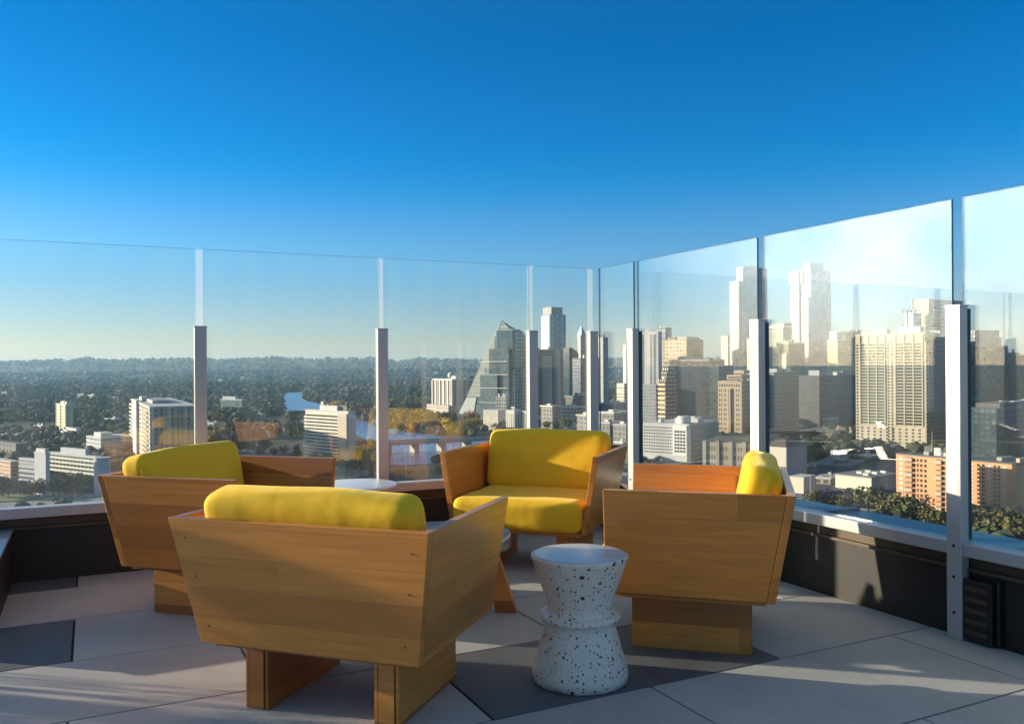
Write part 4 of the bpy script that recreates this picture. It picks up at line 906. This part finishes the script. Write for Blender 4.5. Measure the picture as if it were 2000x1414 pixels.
b = B("office_tower", "brown grey slab stepping down right of the olive gridded tower", 1955, 1966, 1992, 690, 640, 50)
b.body(facade("brown slab", (.22, .20, .155), (.17, .155, .12), 3, 3.3, .5, .5)); b.roof(BRN)
b = B("office_tower", "dark tower cut by the right edge of the picture", 1984, 2010, 2080, 695, 600, 40)
b.body(facade("darkest", (.10, .11, .105), (.06, .07, .07), 3, 3.3, .6, .6)); b.roof(DGREY)
b = B("glass_block", "low dark teal glass block behind the right-hand orange flats", 1885, 1945, 2060, 800, 480, 26, "building")
b.body(facade("teal low", (.05, .07, .08), (.035, .055, .065), 3, 3.2, .7, .6, glass2=(.10, .14, .15))); b.roof(DGREY); b.pent(DGREY, .1, .5, .1, .9, 3)
# low buildings in front
b = B("parking_garage", "cream banded parking garage left of the big cream tower's base", 1560, 1612, 1640, 845, 640, 26, "building")
b.body(facade("garage", (.58, .50, .38), (.34, .28, .21), 60, 2.4, .98, .45)); b.roof(WHT, t=.9, over=.3); b.pent(WHT, .1, .4, .1, .5, 3); b.bands(CREAM, 5, .5, b.h - 1, 'LR', .9, .5)
b = B("low_building", "low block with a flat arched roof behind the cream parking garage", 1560, 1616, 1650, 820, 720, 20, "building")
b.body(facade("arched block", (.30, .27, .23), (.12, .11, .1), 4, 3.5, .5, .5)); b.roof(LROOF, t=1)
b = B("warehouse", "grey windowless block with a dark hipped roof behind the right armchair's cushion", 1490, 1534, 1574, 873, 440, 24, "building")
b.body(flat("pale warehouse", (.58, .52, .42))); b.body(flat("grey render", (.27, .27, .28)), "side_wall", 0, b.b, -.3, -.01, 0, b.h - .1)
MB().hexa([(-.6, -.6, b.h), (b.b + .6, -.6, b.h), (b.b + .6, b.a + .6, b.h), (-.6, b.a + .6, b.h)], [(b.b * .35, b.a * .35, b.h + 3.2), (b.b * .65, b.a * .35, b.h + 3.2), (b.b * .65, b.a * .65, b.h + 3.2), (b.b * .35, b.a * .65, b.h + 3.2)]).build("roof", flat("brown roof", (.13, .11, .09)), b.o)
b = B("low_building", "white flat-roofed shed behind the glass right of the right-hand armchair", 1540, 1568, 1590, 934, 395, 26, "building")
b.body(flat("shed cream", (.62, .54, .42))); b.roof(LROOF, t=.5)
b = B("warehouse", "white-walled warehouse with a wide grey roof in front of the big cream tower", 1630, 1700, 1756, 934, 400, 34, "building")
b.body(flat("warehouse white", (.62, .54, .42))); b.body(flat("warehouse shaded side", (.25, .23, .22)), "side_wall", 0, b.b, -.3, -.01, 0, b.h - .1); b.roof(flat("warehouse roof", (.20, .20, .20)), t=.5, over=.5);  # dark side colour carries the shade of the wall facing away from the sun
for i in range(5): b.pent(LROOF, .15 + i * .15, .2 + i * .15, .2 + (i % 2) * .3, .35 + (i % 2) * .3, 1.6, name="roof_unit")
b = B("low_building", "long grey roofed hall between the warehouse and the parking garage", 1580, 1660, 1760, 912, 480, 14, "building")
b.body(flat("hall grey", (.16, .15, .15))); b.roof(flat("hall roof", (.16, .16, .165)), t=.5)
b = B("low_building", "dark low building with a pale roof edge at the foot of the big cream tower", 1612, 1650, 1690, 880, 560, 20, "building")
b.body(facade("foot block", (.22, .21, .20), (.08, .08, .08), 4, 3.5, .6, .5)); b.roof(LROOF, t=1.2, over=.5); 
# orange flats
def flats(l, s_, r, yt, D, psi, lab, cols):
    b = B("apartment_block", lab, l, s_, r, yt, D, psi, "apartment block"); b.body(BRK); b.roof(DGREY, t=.6, over=.1); nf = 10; H = b.h
    x = 0.0
    for (w, kind) in cols:
        f0, f1 = x, x + w; x += w
        if kind == 'w': b.windows(WHT, 1, nf, 'L', .5, H * .97, .42, .5, f0, f1, cap=100)
        if kind == 'b':
            MB().box(-.1, -.01, b.a * f0, b.a * f1, .4, H * .98).build("balcony_recess", BRN, b.o)
            for i in range(nf): z = .5 + i * (H * .97) / nf; MB().box(-1.1, -.12, b.a * f0 + .1, b.a * f1 - .1, z, z + 1.25).build("balcony", BRK if (i % 3) else BRKP, b.o)
        if kind == 'd': b.windows(DKGL, 2, nf, 'L', .5, H * .97, .55, .55, f0, f1, cap=100)
    b.pent(BRKP, .2, .7, .05, .12, 2.2); b.pent(GREY, .2, .6, .4, .5, 2.0); b.done(); return b
flats(1749, 1850, 1872, 896, 345, 36, "orange brick flats with dark balcony slots just left of the largest post", [(.10, 'd'), (.12, 'b'), (.16, 'p'), (.16, 'd'), (.12, 'd'), (.16, 'b'), (.16, 'w')])
flats(1886, 1984, 2040, 908, 350, 36, "orange brick flats with many white windows just right of the largest post", [(.16, 'p'), (.14, 'w'), (.16, 'd'), (.14, 'w'), (.2, 'd'), (.2, 'w')])

# --- bridge
def bridge():
    zd = ZG + 8; a, c = on_z(650, 872, zd), on_z(1110, 850, zd); d = (c - a); L = d.length; d.normalize()
    o = empty("bridge", a, math.atan2(d.y, d.x)); tag(o, "low concrete road bridge crossing the river left of the middle armchair", "bridge")
    CONC = flat("bridge concrete", (.30, .28, .26)); MB().box(0, L, 0, 16, -1.3, 0).build("deck", CONC, o); 
    for y in (0, 15.6): MB().box(0, L, y, y + .4, .004, 1.1).build("railing", GREY, o)
    n = 9
    for i in range(1, n): x = L * i / n; MB().box(x - 1.7, x + 1.7, 3, 13, -8.4, -1.31).build("pier", CONC, o)
bridge()

random.seed(77)
FIL = [facade("filler %d" % i, c, g, 4.0, 3.5, .6, .5) for i, (c, g) in enumerate([((.44, .40, .33), (.10, .09, .08)), ((.30, .29, .28), (.07, .07, .075)), ((.50, .49, .46), (.16, .16, .16)), ((.36, .24, .17), (.10, .08, .07)), ((.20, .20, .20), (.05, .055, .06))])]
RF = [LROOF, WHT, GREY, DGREY, flat("tan roof", (.36, .32, .26))]
def filler(px, yb, wpx, hpx, label, group, dp):
    D = on_z(px, yb, ZG).y; b = B("low_building", label, px - wpx * .6, px, px + wpx * .4, yb - hpx, D, random.uniform(0, 35), "building", depth=None, group=group)
    b.b = min(b.b, b.a * 2); i = random.randint(0, 4); b.body(FIL[i]); b.roof(random.choice(RF), t=.9, over=.3)
    for k in range(random.randint(1, 3)): f = random.uniform(.1, .7); g = random.uniform(.1, .7); b.pent(random.choice(RF[:3]), f, f + .18, g, g + .2, random.uniform(1.5, 3.2), name="roof_unit")
for px, yb, w, h in [(1110, 838, 34, 10), (1060, 832, 30, 14), (1140, 846, 30, 12), (1208, 850, 26, 10), (1180, 862, 34, 12), (1215, 878, 28, 12), (1270, 826, 40, 16), (1340, 818, 44, 20), (1400, 838, 34, 22), (1388, 812, 30, 26), (1500, 872, 30, 30), (1524, 850, 36, 34), (1548, 905, 36, 16),
                     (1586, 930, 40, 14), (1620, 948, 46, 12), (1648, 915, 34, 14), (1700, 905, 40, 12), (1606, 868, 30, 14), (1560, 838, 40, 36), (1640, 836, 40, 30), (1590, 820, 40, 50), (1330, 800, 46, 40), (1440, 820, 40, 60), (1500, 815, 40, 70), (1240, 815, 24, 40), (1020, 826, 26, 14), (960, 826, 24, 14), (1725, 960, 40, 10), (1900, 905, 50, 40), (1960, 895, 60, 50)]:
    filler(px, yb, w, h, "plain low block filling the streets between the downtown towers", "low blocks between the towers", 0)
for k in range(64):
    yb = 745 + 150 * random.random() ** 1.4; px = random.choice([random.uniform(0, 240), random.uniform(405, 580), random.uniform(640, 840), random.uniform(0, 560)])
    if 540 < px < 760 and yb > 765 or 630 < px < 980 and yb > 795: continue
    filler(px, yb, random.uniform(12, 22) * (1 + (yb - 745) / 130), random.uniform(3, 6) * (1 + (yb - 745) / 110), "small flat-roofed block among the trees left of the slanted tower", "flat-roofed blocks among the trees", 0)
# ------------------------------------------------------------ trees
def leafmat(name, c1, c2, c3):
    m, nt, b = newmat(name); g = N(nt, "ShaderNodeNewGeometry"); oi = N(nt, "ShaderNodeObjectInfo")
    cr = N(nt, "ShaderNodeValToRGB"); e = cr.color_ramp.elements; e[0].position = 0; e[0].color = (*c1, 1); e[1].position = 1; e[1].color = (*c3, 1); x = e.new(.5); x.color = (*c2, 1)
    nt.links.new(g.outputs['Random Per Island'], cr.inputs[0]); nt.links.new(cr.outputs[0], b.inputs['Base Color']); b.inputs['Roughness'].default_value = .8; b.inputs['Specular IOR Level'].default_value = .2
    return m
LEAF = {'green': leafmat("green leaves", (.035, .05, .018), (.07, .085, .03), (.12, .125, .045)), 'olive': leafmat("olive leaves", (.06, .06, .025), (.12, .11, .04), (.20, .165, .06)),
        'orange': leafmat("orange leaves", (.22, .09, .02), (.36, .15, .03), (.44, .24, .05)), 'yellow': leafmat("yellow leaves", (.42, .26, .03), (.56, .38, .05), (.66, .48, .08)),
        'brown': leafmat("bare brown twigs", (.09, .06, .04), (.15, .10, .065), (.21, .15, .10))}
BARK = flat("bark", (.08, .06, .045))
def crown_mesh(seed, n=230, size=.17):
    rr = random.Random(seed); k = MB(); lobes = [(rr.uniform(-.45, .45), rr.uniform(-.45, .45), rr.uniform(-.25, .5), rr.uniform(.38, .62)) for _ in range(6)] + [(0, 0, 0, .6)]
    for _ in range(n):
        lx, ly, lz, lr = rr.choice(lobes); d = Vector((rr.gauss(0, 1), rr.gauss(0, 1), rr.gauss(0, 1))).normalized(); rad = lr * (rr.random() ** .35)
        p = Vector((lx, ly, lz)) + d * rad; nrm_ = (d + Vector((rr.gauss(0, .5), rr.gauss(0, .5), rr.gauss(0, .5)))).normalized(); a = nrm_.orthogonal().normalized(); c = nrm_.cross(a); s = size * rr.uniform(.6, 1.25); r0 = rr.uniform(0, 6.28)
        pts = []
        for i in range(5):
            t = r0 + i * 1.2566; q = s * rr.uniform(.6, 1.1); pts.append(p + a * (q * math.cos(t)) + c * (q * math.sin(t)))
        k.quad(pts)
    return k
CROWNS = {}
for kind in LEAF:
    for v in range(2):
        o = crown_mesh(hash(kind) % 97 + v if False else sum(map(ord, kind)) + v, 260 if kind == 'brown' else 520, .085 if kind == 'brown' else .115).build("crown", LEAF[kind]); CROWNS[(kind, v)] = o.data; bpy.data.objects.remove(o)
tk = MB().tube((0, 0, 0), (.02, .01, .45), .05, .035, 7).tube((.02, .01, .44), (-.22, .05, .85), .03, .012, 5).tube((.02, .01, .42), (.2, -.08, .9), .03, .012, 5).tube((.02, .01, .44), (.03, .18, .95), .028, .012, 5).build("trunk", BARK); TRUNK = tk.data; bpy.data.objects.remove(tk)
def tree(px, py, hpx, kind, label, group, z=None):
    """foot at pixel (px, py) on the ground, hpx pixels tall"""
    z = ZG if z is None else z; p = on_z(px, py, z); h = hpx * p.y / F; w = h * random.uniform(.55, .8)
    o = empty({'green': 'green_tree', 'olive': 'olive_tree', 'orange': 'autumn_tree', 'yellow': 'yellow_tree', 'brown': 'bare_tree'}[kind], p, random.uniform(0, 6.28)); tag(o, label, "tree", group)
    c = bpy.data.objects.new("crown", CROWNS[(kind, random.randint(0, 1))]); COL.objects.link(c); c.parent = o; c.location = (0, 0, h * .54); c.scale = (w, w, h * .50)
    t = bpy.data.objects.new("trunk", TRUNK); COL.objects.link(t); t.parent = o; t.scale = (h * .7, h * .7, h * .72)
random.seed(21)
def row(n, x0, x1, y0, y1, h0, h1, kinds, label, group):
    for i in range(n):
        t = (i + .5) / n + random.uniform(-.4, .4) / n; tree(x0 + (x1 - x0) * t, y0 + (y1 - y0) * t + random.uniform(-3, 3), random.uniform(h0, h1), random.choice(kinds), label, group)
row(15, 758, 935, 842, 838, 16, 26, ['orange', 'olive', 'brown', 'olive'], "autumn tree on the far river bank behind the bridge", "autumn trees along the far bank")
row(14, 760, 940, 826, 826, 18, 28, ['olive', 'olive', 'orange', 'green'], "olive tree in the second row above the far river bank", "olive trees above the far bank")
row(12, 762, 860, 806, 806, 22, 34, ['olive', 'green', 'olive'], "rounded green tree in the park left of the striped hotel", "park trees left of the striped hotel")
tree(875, 848, 34, 'yellow', "bright yellow tree by the water below the slanted tower", None)
tree(863, 838, 26, 'orange', "tall orange tree behind the bright yellow one", None)
tree(812, 846, 24, 'orange', "glowing orange tree on the bank, left of the yellow one", None)
row(10, 940, 1120, 842, 838, 16, 26, ['olive', 'green', 'olive', 'brown'], "dull green tree on the bank just above the middle armchair", "bank trees above the middle armchair")
row(7, 698, 738, 905, 905, 30, 52, ['orange', 'brown', 'orange'], "rust coloured tree between the white lakeside hotel and the second post", "rust trees beside the lakeside hotel")
row(7, 664, 750, 938, 930, 20, 30, ['green', 'green', 'brown'], "dark green bush below the lakeside hotel", "bushes below the lakeside hotel")
row(6, 762, 870, 932, 928, 14, 24, ['orange', 'olive', 'brown'], "russet bush on the near shore below the bridge", "bushes on the near shore")
row(6, 640, 740, 815, 822, 22, 34, ['orange', 'yellow', 'brown'], "golden tree on the bank behind the lakeside hotel", "golden trees behind the lakeside hotel")
row(13, 0, 180, 975, 962, 26, 44, ['brown', 'green', 'green', 'brown'], "dark tree in front of the banded office row at far left", "trees in front of the banded offices")
row(11, 405, 600, 884, 896, 20, 36, ['green', 'brown', 'olive', 'green'], "dark park tree between the left armchair and the lakeside hotel", "park trees left of the lakeside hotel")
row(14, 400, 600, 850, 860, 18, 30, ['brown', 'brown', 'olive', 'green'], "brown bare tree in the park in front of the river bend", "brown park trees")
row(6, 1590, 1670, 1000, 1003, 30, 44, ['olive', 'green', 'brown'], "dusty olive tree just beyond the glass, left of the warehouse wall", "olive trees left of the orange flats")
row(5, 1690, 1760, 1008, 1014, 44, 62, ['green', 'olive'], "full green tree between the warehouse and the orange flats", "green trees before the warehouse")
row(4, 1762, 1800, 1020, 1022, 36, 60, ['brown', 'brown', 'green'], "bare brown tree at the left foot of the orange flats", "bare trees below the orange flats")
row(5, 1800, 1852, 1028, 1036, 34, 48, ['olive', 'green'], "sunlit olive tree just left of the largest post", "olive trees left of the largest post")
row(9, 1885, 2010, 1052, 1072, 52, 74, ['olive', 'green', 'olive'], "sunlit tree below the right-hand orange flats", "trees below the right-hand flats")
row(5, 1640, 1700, 905, 908, 14, 20, ['green'], "small dark tree at the foot of the big cream tower", "small trees at the cream tower's foot")
row(6, 1250, 1290, 905, 905, 10, 18, ['green', 'olive'], "small street tree below the white hotel", "street trees below the white hotel")
# roof garden tree of the arcade block
p = None
# distant woods as one mass
def woods():
    ico = []; ph = (1 + 5 ** .5) / 2
    vv = np.array([(-1, ph, 0), (1, ph, 0), (-1, -ph, 0), (1, -ph, 0), (0, -1, ph), (0, 1, ph), (0, -1, -ph), (0, 1, -ph), (ph, 0, -1), (ph, 0, 1), (-ph, 0, -1), (-ph, 0, 1)]) / math.hypot(1, ph)
    ff = np.array([(0, 11, 5), (0, 5, 1), (0, 1, 7), (0, 7, 10), (0, 10, 11), (1, 5, 9), (5, 11, 4), (11, 10, 2), (10, 7, 6), (7, 1, 8), (3, 9, 4), (3, 4, 2), (3, 2, 6), (3, 6, 8), (3, 8, 9), (4, 9, 5), (2, 4, 11), (6, 2, 10), (8, 6, 7), (9, 8, 1)])
    V_, F_ = [], []; cnt = 0
    def inpoly(px, py, poly):
        c = False
        for i in range(len(poly)):
            (x1, y1), (x2, y2) = poly[i], poly[i - 1]
            if (y1 > py) != (y2 > py) and px < (x2 - x1) * (py - y1) / (y2 - y1) + x1: c = not c
        return c
    CLEAR = [[(x, y) for x, y in RIV1], [(x, y) for x, y in RIV2], [(-80, 996), (-80, 960), (260, 955), (260, 996)], [(380, 925), (400, 862), (520, 872), (600, 892), (600, 925)], [(640, 960), (700, 908), (930, 905), (930, 960)],
             [(398, 848), (398, 826), (480, 832), (470, 850)], [(480, 830), (490, 815), (560, 812), (570, 828)]]
    for (y0, y1, n, s0, s1, xa, xb) in ((820, 985, 2600, 3.0, 5.2, -60, 1000), (770, 822, 6500, 3.2, 6.5, -60, 1260), (735, 772, 9000, 5, 10, -60, 1260), (722, 737, 5000, 11, 20, -60, 2050), (735, 900, 2600, 3.5, 7, 1240, 2050), (1015, 1500, 1500, 2.6, 4.6, 1240, 2900), (990, 1300, 700, 2.6, 4.6, -400, 1240)):
        for _ in range(n):
            px, py = rng.uniform(xa, xb), rng.uniform(y0, y1)
            if any(inpoly(px, py, q) for q in CLEAR): continue
            p = on_z(px, py, ZG)
            # leave clearings for streets and yards
            if math.sin(p.x * .013 + 1.7 * math.sin(p.y * .004)) * math.sin(p.y * .008 + 2 * math.sin(p.x * .003)) > .55: continue
            z = gz(p.x, p.y); q = p.normalized(); s = rng.uniform(s0, s1)
            j = rng.uniform(.72, 1.28, 12)[:, None]; a = rng.uniform(0, 6.28); ca, sa = math.cos(a), math.sin(a)
            w = vv * j * np.array([1, 1, .85]); w = np.stack([w[:, 0] * ca - w[:, 1] * sa, w[:, 0] * sa + w[:, 1] * ca, w[:, 2]], 1) * s + np.array([p.x, p.y, z + s * .75])
            V_.append(w); F_.append(ff + cnt * 12); cnt += 1
    # wooded hill slopes
    for _ in range(11000):
        y = rng.uniform(3200, 8300); px = rng.uniform(-80, 1300 if rng.random() < .8 else 2080); x = (px - 1000) / F * y; z = gz(x, y); s = rng.uniform(7, 14) if y < 6500 else rng.uniform(5, 8)
        w = vv * rng.uniform(.7, 1.3, 12)[:, None] * np.array([1.3, 1, .55]) * s + np.array([x, y, z]); w[:, 2] -= s * .35 + (s * .4 if y > 7000 else 0); V_.append(w); F_.append(ff + cnt * 12); cnt += 1
    me = bpy.data.meshes.new("woods"); me.from_pydata(np.concatenate(V_).tolist(), [], np.concatenate(F_).tolist()); 
    m, nt, b = newmat("mixed woods"); g = N(nt, "ShaderNodeNewGeometry"); t = N(nt, "ShaderNodeTexCoord")
    cr = N(nt, "ShaderNodeValToRGB"); e = cr.color_ramp.elements; e[0].position = 0; e[0].color = (.024, .038, .024, 1); e[1].position = 1; e[1].color = (.24, .185, .155, 1)
    for q, c in ((.3, (.038, .055, .032)), (.55, (.075, .082, .048)), (.78, (.14, .115, .09))): x = e.new(q); x.color = (*c, 1)
    n = N(nt, "ShaderNodeTexNoise"); n.inputs['Scale'].default_value = .0045; n.inputs['Detail'].default_value = 4; nt.links.new(t.outputs['Object'], n.inputs['Vector'])
    mr = N(nt, "ShaderNodeMapRange"); mr.inputs[1].default_value = .35; mr.inputs[2].default_value = .65; mr.inputs[3].default_value = -.35; mr.inputs[4].default_value = .35; nt.links.new(n.outputs['Fac'], mr.inputs[0])
    nt.links.new(mth(nt, 'ADD', mth(nt, 'MULTIPLY', g.outputs['Random Per Island'], .75), mr.outputs[0]), cr.inputs[0]); nt.links.new(cr.outputs[0], b.inputs['Base Color']); b.inputs['Roughness'].default_value = .9; b.inputs['Specular IOR Level'].default_value = .1
    me.materials.append(m); o = bpy.data.objects.new("woods", me); COL.objects.link(o); o['kind'] = 'stuff'
woods()
# far houses
random.seed(5)
HW = [flat("house white", (.60, .58, .55)), flat("house cream", (.48, .42, .34)), flat("house grey", (.34, .34, .35))]; HR = [flat("roof pale", (.45, .44, .43)), flat("roof brown", (.16, .12, .10)), flat("roof slate", (.17, .17, .19))]
HM = []
for wm, rm in zip(HW, HR):
    w_ = MB().box(-.5, .5, -.35, .35, 0, .5).build("wall", wm); r__ = MB().hexa([(-.55, -.4, .5), (.55, -.4, .5), (.55, .4, .5), (-.55, .4, .5)], [(-.45, -.02, .75), (.45, -.02, .75), (.45, .02, .75), (-.45, .02, .75)]).build("roof", rm)
    HM.append((w_.data, r__.data)); bpy.data.objects.remove(w_); bpy.data.objects.remove(r__)
def house(px, py, wpx, i=None):
    p = on_z(px, py, ZG); p.z = gz(p.x, p.y); s = wpx * p.y / F; o = empty("house", p, random.uniform(-.6, .6)); tag(o, "small pale house among the trees on the far wooded plain", "house", "houses scattered over the wooded plain")
    w, r = HM[random.randint(0, 2) if i is None else i]
    for n_, d in (("wall", w), ("roof", r)): c = bpy.data.objects.new(n_, d); COL.objects.link(c); c.parent = o; c.scale = (s, s, max(s * .9, 5))
for _ in range(95):
    py = 728 + 100 * random.random() ** 1.8; px = random.uniform(0, 930); house(px, py, random.uniform(4, 9) * (1 + (py - 728) / 160))
for px, py, w in ((127, 735, 9), (80, 741, 16), (150, 734, 7), (147, 722, 5), (305, 731, 7), (95, 739, 8), (475, 745, 10), (840, 744, 8), (832, 762, 12), (824, 760, 10), (520, 800, 14), (215, 800, 16), (600, 765, 12)): house(px, py, w, 0)
# street lamps beyond the left glass
for px, py, hp, lab in ((699, 925, 32, "grey street lamp below the lakeside hotel"), (793, 935, 52, "tall street lamp in front of the bridge"), (1583, 985, 60, "white lamp mast beyond the glass right of the right-hand armchair")):
    p = on_z(px, py, ZG); h = hp * p.y / F; o = empty("street_lamp", p); tag(o, lab, "street lamp")
    MB().tube((0, 0, 0), (0, 0, h), .16, .1, 8).build("pole", WHT, o); MB().tube((0, 0, h - .3), (-1.6, 0, h), .08, .06, 6).build("arm", WHT, o); MB().box(-2.3, -1.5, -.15, .15, h - .05, h + .12).build("lamp_head", GREY, o)
# cars on the near street
CARM = [flat("car white", (.6, .6, .6), .3), flat("car dark", (.05, .05, .06), .3), flat("car red", (.30, .04, .04), .3), flat("car silver", (.36, .37, .38), .3)]
def car_parts():
    k = MB(); k.hexa([(-2.2, -.9, .3), (2.2, -.9, .3), (2.2, .9, .3), (-2.2, .9, .3)], [(-2.1, -.85, .85), (2.1, -.85, .85), (2.1, .85, .85), (-2.1, .85, .85)])
    g = MB().hexa([(-1.5, -.78, .86), (1.2, -.78, .86), (1.2, .78, .86), (-1.5, .78, .86)], [(-1.0, -.65, 1.42), (.6, -.65, 1.42), (.6, .65, 1.42), (-1.0, .65, 1.42)]); return k, g
kb, kg = car_parts(); gd = kg.build("cabin", DKGL); gdm = gd.data; bpy.data.objects.remove(gd); wd = MB().tube((0, -.12, 0), (0, .12, 0), .33, k=12).build("wheel", GASKET); wdm = wd.data; bpy.data.objects.remove(wd)
bms = []
for m_ in CARM: o = kb.build("body", m_); bms.append(o.data); bpy.data.objects.remove(o)
for i, (px, py) in enumerate([(1560, 975), (1572, 970), (1590, 966), (1604, 963), (1618, 960), (1640, 962), (1560, 990), (1660, 958), (1690, 975), (135, 974), (112, 978), (160, 971), (680, 948), (455, 905), (500, 908), (540, 903), (1880, 1045), (1930, 1060)]):
    p = on_z(px, py, ZG + .75); o = empty("parked_car", p, random.uniform(-.4, .4)); tag(o, "small parked car on the streets far below the terrace", "car", "cars parked in the streets below")
    for n_, d, l in [("body", bms[i % 4], (0, 0, 0)), ("cabin", gdm, (0, 0, 0))] + [("wheel", wdm, (x, y, .33)) for x in (-1.4, 1.4) for y in (-.85, .85)]:
        c = bpy.data.objects.new(n_, d); COL.objects.link(c); c.parent = o; c.location = l
# the building under the terrace
poly = [(-9, -5), (6.2, -5), tuple((RP + RD * 6 + RN * .70)[:2]), tuple((RP + RD * (RA - .5) + RN * .70)[:2]), tuple((LP + LD * (LX0) + LN * .15)[:2])]
q = [Vector((-9, -5, 0)), Vector((9, -5, 0)), Vector((9, 8, 0)), Vector((-9, 8, 0))]; q = clip(clip(q, RN, RN.dot(RP) + .70), LN, LN.dot(LP) + .15)
ob = MB().prism([(p.x, p.y) for p in q], ZG, -.14).build("building_below", facade("own building", (.32, .30, .28), (.08, .09, .10), 3, 3.5, .6, .6)); tag(ob, "top of the building that carries the terrace", "building")


# ------------------------------------------------------------ haze
m, nt, b_ = newmat("thin haze"); nt.nodes.remove(b_)
pv = N(nt, "ShaderNodeVolumePrincipled"); pv.inputs['Color'].default_value = (.34, .66, .95, 1); pv.inputs['Density'].default_value = 6.2e-5; pv.inputs['Anisotropy'].default_value = .25
nt.links.new(pv.outputs[0], nt.nodes['Material Output'].inputs['Volume'])
hz = MB().box(-13000, 13000, -900, 10500, -70, 150).build("haze", m); hz['kind'] = 'stuff'
